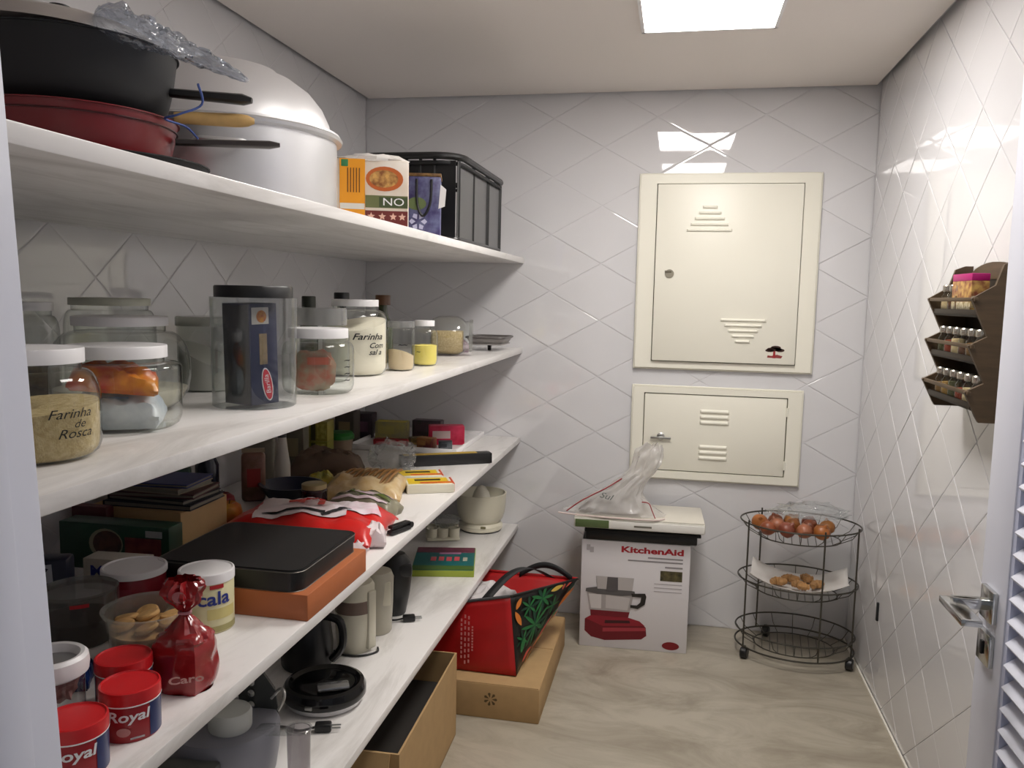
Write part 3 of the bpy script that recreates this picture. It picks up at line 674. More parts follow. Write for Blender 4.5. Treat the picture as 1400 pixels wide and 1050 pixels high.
for cu, cv, k0 in ((.16, .40, .3), (.70, .70, .9), (.25, .80, .1), (.62, .42, .5)):
    for k in range(8): leaf(cu, cv, 2*pi*k/8+k0, .15, .016, G1 if k % 2 else G2, .0165)
for cu, cv, a, L, W, m in ((.86, .62, 1.1, .30, .055, OR), (.78, .40, 1.2, .24, .05, G1), (.52, .10, 1.0, .42, .040, PK), (.66, .28, 1.05, .36, .032, PK), (.10, .60, 2.0, .22, .035, OR), (.03, .82, 1.0, .16, .03, OR), (.55, .93, .2, .20, .035, YE), (.75, .90, 1.5, .10, .02, PK), (.80, .92, .9, .12, .02, PK), (.15, .12, .4, .30, .04, PK), (.10, .25, 1.2, .20, .05, G1), (.30, .05, .3, .3, .035, OR), (.55, .18, .3, .35, .03, YE), (.88, .85, .9, .12, .035, G2), (.9, .40, 1.3, .18, .04, OR)):
    leaf(cu, cv, a, L, W, m, .0215)
obj('strap', MB().grid(2, 22, lambda u, v: tuple((FLt*.28+FRt*.72 + Vector((0.0+.20*v, .30*v, .075*sin(pi*v))))+Vector((.034*(u-.5), -.012*(u-.5), .0)))), M_BLACKM, rb, solid=.002)
obj('strap', MB().grid(2, 22, lambda u, v: tuple((BLt*(.55-.5*v)+BRt*(.45+.5*v)) + Vector((0, -.01, .050*sin(pi*v)))+Vector((.0, .0, .026*(u-.5))))), M_BLACKM, rb, solid=.002)
obj('tissue', blob(.17, .16, .10, (.0, .20, .150), 30, 16, .30, 4, 2), mat('tissue', 'cfcaca', rough=.6), rb)
for k, (l, zz) in enumerate(((.16, .085), (.20, .100), (.19, .118), (.10, .132))):
    q = MB()
    for i in range(9): q.box((0, -l/2+l*i/9+.006, 0), (.006, l/9*.6, .0006))
    obj('text_line', upright(q, (-.045+k*.014, -.024, .13)), mat('red_white_ink', 'd98f8c', rough=.6), rb, smooth=False)

ws = tag(obj('wall_slot', MB().box((0, 0, 0), (.010, .014, .075), bev=.004), M_BLACKM, None, (XR-.0065, 3.343, .345)), 'small dark slot low in the right wall tiles', 'slot')

# ================================================================== top shelf: pans, pot, packages, basket
def pan_mesh(r0, r1, h, z0=0., t=.004, lip=.004, ex=.75):
    """hollow pan: base radius r0, rim radius r1, height h"""
    p = [(0, z0), (r0*.9, z0), (r0, z0+.004)]
    for k in range(1, 7):
        q = k/6; p.append((r0+(r1-r0)*q**ex, z0+.004+(h-.004)*q))
    p += [(r1+lip, z0+h), (r1+lip, z0+h+.002), (r1-t, z0+h+.001)]
    for k in range(5, -1, -1):
        q = k/6; p.append((r0+(r1-r0)*q**ex-t, z0+.006+(h-.004)*q))
    p += [(0, z0+.006)]
    return MB().lathe(p, 56)
def handle(p0, p1, w, h, taper=.8, hook=True):
    """flat bar handle from p0 to p1"""
    a, b = Vector(p0), Vector(p1); d = (b-a); L = d.length; d.normalize(); s = Vector((-d.y, d.x, 0)).normalized(); u = d.cross(s)*-1
    mb = MB(); n = 10; vs = []; prof = [(.5, .3), (.3, .5), (-.3, .5), (-.5, .3), (-.5, -.3), (-.3, -.5), (.3, -.5), (.5, -.3)]
    for i in range(n+1):
        t = i/n; k = (taper+(1-taper)*t)*(1-.5*max(0, t-.93)/.07)
        for x, z in prof: vs.append(a+d*L*t + s*x*w*k + u*z*h*k)
    fs = [(i*8+j, i*8+(j+1) % 8, (i+1)*8+(j+1) % 8, (i+1)*8+j) for i in range(n) for j in range(8)] + [tuple(range(7, -1, -1)), tuple(range(n*8, n*8+8))]
    return mb.add(vs, fs)
PC = Vector((-1.090, 1.350, S1))
def rel(p): return Vector(p)-PC
sk = thing('skillet', 'black skillet at the bottom of the pan stack', 'pan', PC + Vector((.028, .018, 0)))
obj('pan', pan_mesh(.165, .196, .044), M_BLACKM, sk); 
obj('handle', handle((.02, -.19, .038), (.10, -.34, .050), .026, .014), M_BLACK, sk)
rp = thing('frying_pan', 'dark red frying pan with a grey handle, on the black skillet', 'pan', PC + Vector((0, 0, .0065)))
M_RPAN = mat('red_enamel', '7c2327', rough=.3, var=.12, vscale=9)
obj('pan', pan_mesh(.138, .177, .114, ex=.5), M_RPAN, rp); obj('rim_line', MB().tube(ring(.1765, .1765, .100, 56), .0016, 5, closed=True), mat('red_enamel_dark', '3c0a0d', rough=.3), rp)
h0, h1 = Vector((-.925, 1.412, 1.813))-PC, Vector((-.765, 1.508, 1.822))-PC
obj('handle', handle(h0-Vector((0, 0, .0065)), h1-Vector((0, 0, .0065)), .024, .014), mat('grey_handle', '38312f', rough=.35), rp)
wp = thing('wood_handled_pan', 'steel pan with a pale wooden handle, inside the red frying pan', 'pan', PC + Vector((0, 0, .0135)))
obj('pan', pan_mesh(.110, .145, .100), M_STEEL, wp)
h0, h1 = Vector((-.922, 1.405, 1.856))-PC-Vector((0, 0, .0135)), Vector((-.800, 1.476, 1.861))-PC-Vector((0, 0, .0135))
pts = [h0+(h1-h0)*(k/12) for k in range(13)]
obj('handle', MB().tube(pts, .011, 14, rs=[.0095, .0105, .011, .0115, .0118, .012, .0122, .0124, .0126, .0126, .0122, .0105, .005]), mat('pale_wood', 'd2ab6c', rough=.5, var=.15, vscale=12, stretch=(4, 1, 4)), wp)
obj('shank', MB().tube(smooth_path([(.139, .040, .098), (.158, .050, .112), h0+(h1-h0)*.05]), .005, 8), M_STEEL, wp)
wk = thing('deep_wok', 'deep black wok at the top of the pan stack', 'wok', PC + Vector((0, 0, .1225)))
obj('pan', pan_mesh(.142, .178, .116, ex=.38), M_BLACKM, wk)
h0, h1 = Vector((-.950, 1.410, 1.903))-PC-Vector((0, 0, .1225)), Vector((-.795, 1.458, 1.895))-PC-Vector((0, 0, .1225))
obj('handle', handle(h0, h1, .030, .018, .75), M_BLACK, wk)
ld = thing('pan_lid', 'pale steel lid tilted on the black wok', 'lid', PC + Vector((-.012, -.012, .2465)), rot=(radians(-1.5), radians(2), 0))
obj('dome', MB().lathe([(.0, .046), (.05, .044), (.10, .038), (.140, .030), (.160, .022), (.166, .012), (.168, .002), (.174, .0), (.170, -.0), (.160, .010), (.14, .024), (.09, .034), (0, .040)], 48), mat('lid_steel', 'c2bcb6', rough=.4, metal=.5), ld)
obj('knob', MB().lathe([(.006, .044), (.006, .054), (.018, .060), (.018, .068), (0, .072)], 20), M_BLACK, ld)
fb = thing('twisted_plastic_bag', 'crumpled clear plastic bag twisted over the edge of the wok', 'bag', (-.912, 1.335, S1+.233))
def tw(u, v):
    a = 2*pi*u; t = v
    p = Vector((-.035+.150*t, -.105+.215*t, .026-.035*t-.020*t*t)); w_ = (.042*(1-t)**.8+.006)*(1+.45*noise.noise(Vector((cos(a)*2, sin(a)*2, t*9)))+.5*noise.noise(Vector((cos(a)*5, sin(a)*5, t*22))))
    if t < .1: w_ *= (t/.1)**.5
    return tuple(p + Vector((cos(a)*.85, -cos(a)*.45, 0))*w_ + Vector((0, 0, sin(a)))*w_*.55)
obj('film', MB().grid(30, 30, tw, wrap=True), glass('foil_film', 'e2e6ec', rough=.07, ior=1.85, haze=.10, hazecol='b4b9c4', bump=.8, bscale=55), fb)
sg_ = tag(obj('blue_string', MB().tube(smooth_path([(-.835, 1.345, 1.898), (-.845, 1.372, 1.870), (-.872, 1.345, 1.848), (-.905, 1.352, 1.842), (-.890, 1.392, 1.836), (-.872, 1.402, 1.816)]), .0022, 6), mat('blue_cord', '40589a', rough=.6)), 'thin blue string hanging from the plastic bag by the wok', 'string')

sp = thing('stock_pot', 'large aluminium stock pot with a domed lid beside the pans', 'pot', (-1.085, 1.862, S1))
obj('body', MB().lathe([(0, 0), (.245, 0), (.258, .010), (.262, .03), (.262, .176), (.274, .180), (.276, .186), (.272, .190), (.258, .190), (.256, .02), (0, .008)], 72), M_ALU, sp)
lidp = obj('lid', MB().lathe([(.272, .1905), (.270, .196), (.250, .200), (.244, .222), (.228, .256), (.200, .290), (.160, .318), (.128, .332), (.120, .340), (.095, .348), (.05, .353), (0, .354)], 72), mat('lid_alu', 'e6e5e6', rough=.42, metal=.55), sp)
for a in (radians(118), radians(298)):
    p = [Vector((.262*cos(a+d), .262*sin(a+d), .13)) for d in (-.16, .16)]; o_ = Vector((cos(a), sin(a), 0))*.03
    obj('grip', MB().tube(smooth_path([p[0], p[0]+o_, p[1]+o_, p[1]]), .006, 8), M_ALU, sp)

M_PKW = mat('package_white', 'e6ddd0', rough=.35, col2='dccbb8', vscale=14)
gb = thing('cake_package', 'tall printed cake package with an orange label, beside the stock pot', 'package', (-.856, 2.235, S1), radians(20))
W, D, H = .205, .120, .190
obj('carton', MB().box((0, D/2, H/2), (W, D, H), bev=.006), M_PKW, gb)
obj('top_film', blob(W*.50, D*.50, .022, (0, D/2, H), 22, 10, .3, 4, 3, flat=-.004), mat('film_white', 'e9e4df', rough=.25), gb)
obj('orange_label', MB().box((-.054, -.001, .095), (.070, .003, .190)), mat('label_orange', 'f0a01e', rough=.45), gb)
obj('label_strip', patch(MB(), -.088, -.020, .052, .068, -.0030), mat('label_white', 'e3e0d6', rough=.5), gb)
for k in range(5): obj('text_line', patch(MB(), -.068+k*.008, -.065+k*.008, .098, .165, -.0028), mat('ink_brown', '7a4a12', rough=.6), gb)
mb = MB().prism([(.052*cos(2*pi*i/24), .034*sin(2*pi*i/24)) for i in range(24)], 0, .001); obj('picture', upright(mb, (.035, 0, .138)), mat('bread_orange', 'c4642a', rough=.5), gb, smooth=False)
mb = MB().prism([(.040*cos(2*pi*i/24), .024*sin(2*pi*i/24)) for i in range(24)], 0, .001); obj('picture', upright(mb, (.033, -.001, .138)), mat('bread_tan', 'd7a55a', rough=.6, col2='8a5428', vscale=60), gb, smooth=False)
obj('green_band', patch(MB(), -.018, .100, .058, .092, -.0006), mat('band_olive', '6d7246', rough=.5), gb); obj('green_band', patch(MB(), .020, .100, .060, .088, -.0014), mat('band_green', '44502f', rough=.5), gb)
obj('lettering', upright(text_mb('NO', .030, sx=1.3), (.060, -.0020, .074)), M_INKW, gb, smooth=False)
obj('red_band', patch(MB(), -.018, .100, .0, .050, -.0006), mat('band_maroon', '6e2a26', rough=.5), gb)
for x in (-.002, .032, .066, .094):
    st5 = [((.011 if i % 2 == 0 else .005)*sin(pi*i/5), (.011 if i % 2 == 0 else .005)*cos(pi*i/5)) for i in range(10)]
    obj('star_print', upright(MB().prism(st5, 0, .0006), (x*.9, -.0008, .034)), mat('star_cream', 'e3b8a4', rough=.5), gb, smooth=False)
obj('ribbon', MB().box((-.075, -.0005, H-.012), (.020, .006, .020), bev=.002), mat('ribbon_green', '2f7a48', rough=.5), gb)
pu = thing('gift_bag', 'purple patterned paper gift bag with a black cord handle', 'bag', (-.796, 2.520, S1), radians(15))
W, D, H = .108, .120, .185
obj('bag_body', MB().box((0, D/2, H/2), (W, D, H), bev=.004), mat('purple_paper', '3d3566', rough=.4, col2='6b6f94', vscale=35), pu)
obj('brown_rim', MB().box((0, D/2, H+.004), (W*1.04, D*1.02, .010), bev=.002), mat('rim_brown', '5a3c22', rough=.5, col2='8c6a34', vscale=60), pu)
obj('cord', MB().tube(smooth_path([(-.020, -.003, H-.01), (-.018, -.006, .10), (.0, -.008, .062), (.022, -.006, .10), (.026, -.003, H-.01)]), .004, 8), M_BLACK, pu)
mb = MB()
for k in range(6): a = 2*pi*k/6; mb.prism([(.008*cos(a), .008*sin(a)), (.022*cos(a-.4), .022*sin(a-.4)), (.028*cos(a), .028*sin(a)), (.022*cos(a+.4), .022*sin(a+.4))], 0, .0006)
obj('flower_print', upright(mb, (-.015, -.0006, .045)), mat('flower_lilac', 'c3c3df', rough=.5), pu, smooth=False)
obj('flower_print', upright(MB().prism([(.030*cos(2*pi*i/16), .020*sin(2*pi*i/16)) for i in range(16)], 0, .0006), (-.02, -.0005, .10)), mat('flower_olive', '6a7a4a', rough=.5), pu, smooth=False)
tagp = obj('gift_tag', MB().prism([(-.010, 0), (.010, .008), (.014, .06), (-.004, .075)], 0, .001).xf(Matrix.Translation((.058, -.004, .085)) @ Matrix.Rotation(pi/2, 4, 'X')), M_INKW, pu, smooth=False)

bk = thing('black_basket', 'black metal rectangular basket with a rounded rim at the shelf end', 'basket', (-.935, 3.125, S1))
HX, HY, HH = .190, .375, .287
def rr(hx, hy, z, r=.07, n=6):
    out = []
    for cx, cy, a0 in ((hx-r, hy-r, 0), (-hx+r, hy-r, pi/2), (-hx+r, -hy+r, pi), (hx-r, -hy+r, 3*pi/2)):
        for k in range(n+1): a = a0+pi/2*k/n; out.append((cx+r*cos(a), cy+r*sin(a), z))
    return out
obj('rim', MB().tube(rr(HX, HY, HH, .09), .012, 10, closed=True), M_BLACK, bk)
obj('base_frame', MB().tube(rr(HX-.01, HY-.02, .010, .03), .008, 8, closed=True), M_BLACK, bk)
for x, y in ((HX-.012, HY-.03), (HX-.012, HY-.055), (HX-.012, .12), (HX-.012, .095), (HX-.012, -.12), (HX-.012, -HY+.05), (-HX+.012, HY-.05), (-HX+.012, -HY+.05), (0, -HY+.02), (-.10, -HY+.02), (.10, -HY+.02), (.05, -HY+.02), (-.05, -HY+.02)):
    obj('post', MB().tube([(x, y, .010), (x, y, HH)], .006, 8), M_BLACK, bk)
M_MESH = glass('dark_mesh', '77777c', rough=.4, haze=.25, hazecol='303034')
obj('mesh_panel', MB().box((HX-.012, 0, HH/2), (.002, 2*HY-.06, HH-.03)), M_MESH, bk); obj('mesh_panel', MB().box((0, -HY+.02, HH/2), (2*HX-.03, .002, HH-.03)), M_BLACK, bk)
obj('base', MB().box((0, 0, .006), (2*HX-.03, 2*HY-.05, .006)), M_BLACK, bk)
obj('lid_band', MB().tube(rr(HX-.004, HY-.006, HH-.022, .085), .007, 8, closed=True), M_BLACKM, bk)

# ================================================================== second shelf: jars
def prof_jar(r, h, rn, zn, zs, r0=.86, belly=0.):
    """outer glass profile: base, wall to zs, shoulder to the neck rn at zn, up to h"""
    p = [(0, .001), (r*r0*.8, .001), (r*r0, .003), (r*(r0+.09), .010), (r*.99, .022)]
    if belly:
        p = [(0, .001), (r*.62, .001), (r*.72, .004), (r*.86, .018), (r*.96, .040)]
    p += [(r, (zs+.03)/2+.01), (r*.995, zs)]
    for k in range(1, 7):
        a = pi/2*k/6; p.append((rn+(r*.995-rn)*cos(a)**(.9), zs+(zn-zs)*sin(a)))
    p += [(rn, h)]
    return p
def prof_r(p):
    def f(z):
        for (r0, z0), (r1, z1) in zip(p, p[1:]):
            if z0 <= z <= z1 and z1 > z0: return r0+(r1-r0)*(z-z0)/(z1-z0)
        return p[-1][0]
    return f
def jar(name, label, c, sh, r, h, lid_r, lid_h, zn, zs, fill=0., fmat=None, group='glass jars on the second shelf', belly=0., lidm=None, gm=None, tilt=.0, cat='jar', seg=48):
    j = thing(name, label, cat, (c[0], c[1], sh), group=group)
    p = prof_jar(r, h, lid_r*.94, zn, zs, belly=belly); f = prof_r(p)
    obj('glass_body', MB().lathe(p, seg, cap1=False), gm or M_GLASS, j)
    if lid_h:
        obj('lid', MB().lathe([(lid_r, h-.001), (lid_r, h-.001+lid_h*.92), (lid_r*.985, h-.001+lid_h), (0, h-.001+lid_h)], seg), lidm or M_WHITE, j, angle=50)
    if fill:
        n = 10; q = [(0, .005)] + [(max(.002, f(.005+(fill-.005)*k/n)-.0035), .005+(fill-.005)*k/n) for k in range(n+1)]
        mb = MB().lathe(q, 32, cap1=False); rt = q[-1][0]
        base = len(mb.v)
        # uneven surface on top
        vs = []; fs = []
        for a in range(4):
            for k in range(32):
                an = 2*pi*k/32; rr_ = rt*(1-a/3.2); z = fill + tilt*rr_*cos(an-1.2) + (.005*noise.noise(Vector((cos(an)*rr_*30, sin(an)*rr_*30, c[0]*9))) if a else 0)
                vs.append((rr_*cos(an), rr_*sin(an), z))
        for a in range(3):
            for k in range(32): k2 = (k+1) % 32; fs.append((a*32+k, a*32+k2, (a+1)*32+k2, (a+1)*32+k))
        fs.append(tuple(range(96, 128)))
        # bring the wall's last ring to the tilted surface
        for k in range(32):
            i = base-32+k; mb.v[i] = vs[k]
        mb.add(vs, fs); obj('contents', mb, fmat, j, angle=60)
    front = Vector((-c[0], -c[1], 0)).normalized()
    return j, f, front
F_CRUMB = mat('breadcrumb', 'cdb98a', rough=.95, col2='b59d6c', vscale=120, bump=.5, bscale=400)
F_FLOUR = mat('flour', 'ece4d2', rough=.95, var=.05, vscale=20)
F_WHITE = mat('white_sugar', 'dcdad5', rough=.9)
F_CORN = mat('corn_meal', 'ead872', rough=.95)
F_GRAIN = mat('grain', 'c9b58c', rough=.9, col2='b09a6e', vscale=150, bump=.6, bscale=350)
F_BEIGE = mat('oat_beige', 'd8c3a2', rough=.95)
def ink_on(j, f, front, s, size, ang, z, m=M_INK, shear=.35, sx=1.2, weight=0.0004, par_part='lettering'):
    obj(par_part, wrap(text_mb(s, size, shear=shear, sx=sx, weight=weight), .1, ang, z, front, .0012, rfn=f), m, j, smooth=False)
j, f, fr_ = jar('glass_jar', 'big glass jar of breadcrumbs with handwriting, nearest the door jamb', (-.907, 1.016), S2, .094, .139, .073, .021, .128, .085, .074, F_CRUMB, tilt=.10)
ink_on(j, f, fr_, 'Farinha', .0185, .55, .071, weight=0); ink_on(j, f, fr_, 'de', .016, .68, .056, weight=0); ink_on(j, f, fr_, 'Rosca', .0185, .62, .043, weight=0)
j, f, fr_ = jar('glass_jar', 'squat straight glass jar holding snack packets, beside the breadcrumb jar', (-.962, 1.280), S2, .107, .127, .083, .021, .119, .108)
obj_ = thing('snack_packet', 'orange and red foil packet in the upper half of the squat jar', 'packet', (-.955, 1.262, S2+.073), rot=(radians(6), radians(6), .6), group='packets in the squat jar')
obj('foil', bag(.140, .105, .040, .45, 4), mat('foil_orange', 'dd8a1c', rough=.28, col2='b3261f', vscale=22), obj_)
obj_ = thing('snack_packet', 'white printed packet at the bottom of the squat jar', 'packet', (-.962, 1.278, S2+.006), rot=(0, 0, .5), group='packets in the squat jar')
obj('foil', bag(.150, .140, .066, .30, 9), mat('foil_white', 'd5dbe0', rough=.35, col2='a9b4c0', vscale=18), obj_)
for k in range(5): obj('text_line', MB().box((.0, -.066+.004*k, .020+.010*k), (.075-.008*k, .003, .0030)).xf(Matrix.Rotation(radians(-4), 4, 'X')), mat('ink_steel', '5d6a80', rough=.6), obj_)
j, f, fr_ = jar('glass_jar', 'large round glass jar behind the squat jar of packets', (-1.105, 1.485), S2, .133, .172, .090, .018, .160, .085, .045, F_FLOUR, belly=1)
j, f, fr_ = jar('glass_jar', 'big glass jar with a grey green lid against the left wall', (-1.306, 1.72), S2, .100, .206, .088, .017, .195, .150, lidm=mat('sage_lid', 'c3c4b4', rough=.4))
j, f, fr_ = jar('glass_jar', 'glass jar with a white lid at the back, half behind the door jamb', (-1.385, 1.55), S2, .066, .194, .054, .018, .183, .14, .10, mat('brown_beans', '5d4a3a', rough=.8, col2='3c2f26', vscale=90))
# plastic tub with sugar behind the canister
tb = thing('plastic_canister', 'cloudy plastic canister half full of sugar, behind the pasta canister', 'canister', (-1.135, 1.850, S2))
obj('tub', MB().lathe([(0, .001), (.066, .001), (.070, .004), (.072, .165), (.072, .166)], 40, cap1=False), glass('cloudy_plastic', 'e4e6e3', rough=.15, haze=.22, hazecol='c4c6c0'), tb)
obj('lid', MB().lathe([(.075, .158), (.075, .178), (.072, .181), (0, .181)], 40), glass('cloudy_lid', 'dfe0dc', rough=.2, haze=.55, hazecol='c3c4bc'), tb)
mb = MB().lathe([(0, .004), (.067, .004), (.068, .05), (.068, .085)], 32, cap1=False)
for k in range(32): mb.v[96+k] = (mb.v[96+k][0], mb.v[96+k][1], .085-.5*mb.v[96+k][0])
mb.f.append(tuple(range(96, 128))); obj('contents', mb, F_WHITE, tb)
# tall canister with the pasta box
ca = thing('tall_canister', 'tall clear plastic canister with a black lid, holding a pasta box', 'canister', (-.887, 1.624, S2))
obj('tub', MB().lathe([(0, .001), (.084, .001), (.087, .004), (.090, .225), (.090, .232)], 56, cap1=False), M_PLAST, ca)
obj('tub_wall', MB().lathe([(.0855, .006), (.0885, .232)], 56, cap0=False, cap1=False), M_PLAST, ca)
obj('lid', MB().lathe([(.081, .231), (.081, .253), (.079, .256), (0, .256)], 56), M_BLACK, ca, angle=50)
px = thing('pasta_box', 'dark blue pasta box with a red oval logo, inside the tall canister', 'box', (-.892, 1.622, S2+.0065), rot=(0, radians(-1.5), radians(68)))
W, D, H = .072, .086, .213
obj('carton', MB().box((0, 0, H/2), (W, D, H), bev=.0012), mat('pasta_navy', '1c2348', rough=.35), px)
obj('side_print', MB().box((-W/2-.0004, 0, H/2), (.0006, D*.94, H*.97)), mat('pasta_dark', '23262f', rough=.35, col2='31343c', vscale=30), px)
obj('window_print', patch(MB(), -.012, .008, .085, .150, -D/2-.0004), mat('pasta_photo', 'a9906a', rough=.4, col2='7c6a4c', vscale=60), px)
obj('top_print', patch(MB(), -.030, .014, .170, .205, -D/2-.0004), mat('pasta_top', 'cfc9c0', rough=.4), px)
obj('emblem_print', upright(MB().prism([(.013*cos(2*pi*i/16), .013*sin(2*pi*i/16)) for i in range(16)], 0, .0006), (-.005, -D/2-.0006, .186)), mat('emblem_gold', 'd8962c', rough=.4, col2='b0501e', vscale=90), px, smooth=False)
lg = MB().prism([(.036*cos(2*pi*i/28), .0135*sin(2*pi*i/28)) for i in range(28)], 0, .0006); lg.xf(Matrix.Rotation(radians(100), 4, 'Z')); obj('logo', upright(lg, (.006, -D/2-.0004, .042)), M_INKW, px, smooth=False)
lg = MB().prism([(.033*cos(2*pi*i/28), .0110*sin(2*pi*i/28)) for i in range(28)], 0, .0006); lg.xf(Matrix.Rotation(radians(100), 4, 'Z')); obj('logo', upright(lg, (.006, -D/2-.0011, .042)), mat('logo_red', 'cf1f33', rough=.4), px, smooth=False)
q = text_mb('Barilla', .017, shear=.2, sx=1.0); q.xf(Matrix.Rotation(radians(100), 4, 'Z')); obj('lettering', upright(q, (.006, -D/2-.0018, .042)), M_INKW, px, smooth=False)
q = text_mb('SPAGHETTI', .009, sx=1.0); q.xf(Matrix.Rotation(pi/2, 4, 'Z'))
# further jars
j, f, fr_ = jar('glass_jar', 'squat glass jar with a white lid holding a printed packet, right of the canister', (-.857, 1.880), S2, .087, .137, .072, .023, .128, .102)
o_ = thing('spice_packet', 'brown and red printed packet inside the squat jar', 'packet', (-.865, 1.875, S2+.006), rot=(0, 0, .45))
obj('pouch', blob(.048, .018, .048, (0, 0, .050), 22, 14, .15, 3, 6, squash=.6), mat('pouch_print', '9a8f78', rough=.45, col2='a8604a', vscale=38), o_)
obj('pouch_label', MB().box((.008, -.022, .074), (.050, .003, .018)), mat('pouch_red', 'b55c44', rough=.5), o_)
for k in range(4): ink_on(j, f, fr_, ['Sopa', 'Fuba', 'de', 'coco'][k] if False else '~', .016, .85, .085-.016*k, sx=2.2)
j, f, fr_ = jar('glass_jar', 'glass jar with a clear domed cap behind the squat jar', (-.962, 2.120), S2, .081, .158, .074, .046, .150, .125, lidm=glass('cap_clear', 'd9dada', rough=.1, haze=.30, hazecol='cfcfcd'))
j, f, fr_ = jar('glass_jar', 'tall straight glass jar full of pale flour with handwriting', (-.954, 2.354), S2, .096, .207, .070, .020, .196, .165, .150, F_FLOUR, tilt=.25)
ink_on(j, f, fr_, 'Farinha', .026, .42, .118, sx=1.3); ink_on(j, f, fr_, 'Com', .022, .70, .092); ink_on(j, f, fr_, 'sal a', .022, .66, .072)
j, f, fr_ = jar('glass_jar', 'narrow straight glass jar with a clear top and pale meal', (-.870, 2.534), S2, .044, .140, .043, .020, .135, .128, .055, F_BEIGE, lidm=glass('cap_clear', 'd9dada'), tilt=-.4)
ink_on(j, f, fr_, '~~', .020, .1, .085, sx=1.2)
j, f, fr_ = jar('glass_jar', 'small glass jar with a white lid and yellow corn meal', (-.858, 2.748), S2, .046, .138, .034, .019, .128, .098, .070, F_CORN)
ink_on(j, f, fr_, '~', .018, -.5, .050, sx=1.2)
# jar of grain lying on its side
j = thing('glass_jar', 'rounded glass jar of grain lying on its side near the shelf end', 'jar', (-.905, 3.250, S2+.0805), rot=(0, radians(90), radians(12)), group='glass jars on the second shelf')
pj = [(0, -.080), (.050, -.080), (.068, -.072), (.079, -.045), (.080, .0), (.079, .030), (.068, .052), (.060, .060), (.060, .078), (.064, .080), (.064, .088), (.058, .088)]
obj('glass_body', MB().lathe(pj, 40, cap1=False), M_GLASS, j)
mb = MB().lathe([(0, -.076), (.048, -.076), (.064, -.068), (.075, -.044), (.076, .0), (.075, .03), (.064, .050), (.0, .052)], 28)
mb.v = [(min(max(x, -.022+.05*z), 1) if False else (x if x > -.018 else -.018+.2*(x+.018)*.0), y, z) for x, y, z in mb.v]
obj('contents', mb, F_GRAIN, j)
obj('lid', MB().lathe([(.066, .078), (.066, .092), (0, .092)], 36), glass('cap_clear', 'd9dada'), j)
# bottles at the back
for c, hh, rr_, cm, gm_, lb in (((-1.172, 2.50), .232, .030, 'dark_green_cap', '2b3026', 'dark green capped bottle at the back, left of the flour jar'), ((-1.101, 2.60), .246, .034, 'black_cap', '15161a', 'black capped bottle behind the tall flour jar'), ((-1.03, 2.80), .240, .036, 'brown_cap', '5a3a22', 'green bottle with a brown cap behind the corn meal jar')):
    b_t = thing('sauce_bottle', lb, 'bottle', (c[0], c[1], S2), group='dark bottles at the back of the jar shelf')
    obj('bottle_body', MB().lathe([(0, 0), (rr_, 0), (rr_, .13), (rr_*.45, .175), (rr_*.42, hh-.03)], 24), mat('bottle_'+cm, '394028' if 'brown' in cm or 'green' in cm else '20211f', rough=.15), b_t)
    obj('cap', MB().lathe([(rr_*.75, hh-.035), (rr_*.75, hh-.003), (rr_*.7, hh), (0, hh)], 20), mat(cm, gm_, rough=.4), b_t)
tr_ = thing('serving_tray', 'grey plastic tray leaning on packets at the end of the jar shelf', 'tray', (-.835, 3.660, S2))
obj('base', MB().box((0, 0, .030), (.150, .20, .006), bev=.002), mat('tray_grey', '8f8b88', rough=.4), tr_)
obj('rim', MB().tube(rr(.088, .112, .060, .03), .005, 8, closed=True), mat('tray_grey_dark', '5c5856', rough=.4), tr_)
obj('wall', MB().add([p for p in rr(.072, .096, .033, .03)]+[p for p in rr(.088, .112, .060, .03)], [(i, (i+1) % 28, 28+(i+1) % 28, 28+i) for i in range(28)]), mat('tray_grey', '8f8b88'), tr_, solid=.002)
for x, y in ((-.05, -.07), (.05, -.07), (-.05, .07), (.05, .07)): obj('foot', MB().lathe([(.008, 0), (.010, .028)], 10), mat('tray_grey_dark', '5c5856'), tr_)
o_ = thing('mauve_packet', 'mauve soft packet beside the grey tray on the jar shelf', 'packet', (-.960, 3.480, S2), .4)
obj('pouch', bag(.14, .12, .055, .3, 12), mat('mauve', '9c8a94', rough=.4, col2='6e5a66', vscale=20), o_)

# ================================================================== third shelf: packets, tins and boxes
def tin(name, label, c, sh, r, h, lid_h, body, lidm, lid_r=None, cat='tin', group=None, seg=40):
    t = thing(name, label, cat, (c[0], c[1], sh), group=group); lr = lid_r or r*1.03
    obj('body', MB().lathe([(0, 0), (r*.97, 0), (r, .002), (r, h-lid_h), (r*.98, h-lid_h+.002)], seg), body, t)
    obj('lid', MB().lathe([(lr, h-lid_h), (lr, h-.004), (lr*.985, h-.001), (lr*.93, h), (lr*.90, h-.0025), (0, h-.0025)], seg), lidm, t, angle=40)
    return t, Vector((-c[0], -c[1], 0)).normalized()
M_TINR = mat('tin_red', 'a01a22', rough=.32); M_TINB = mat('tin_blue', '1b2a5c', rough=.32)
def band(t, r, z0, z1, a0, a1, front, m, name='label_band', off=.0006):
    n = 14; N = Vector((front[0], front[1], 0)).normalized(); T = Vector((-N.y, N.x, 0))
    obj(name, MB().grid(n, 2, lambda u, v: tuple((N*cos(a0+(a1-a0)*u)+T*sin(a0+(a1-a0)*u))*(r+off)+Vector((0, 0, z0+(z1-z0)*v)))), m, t)
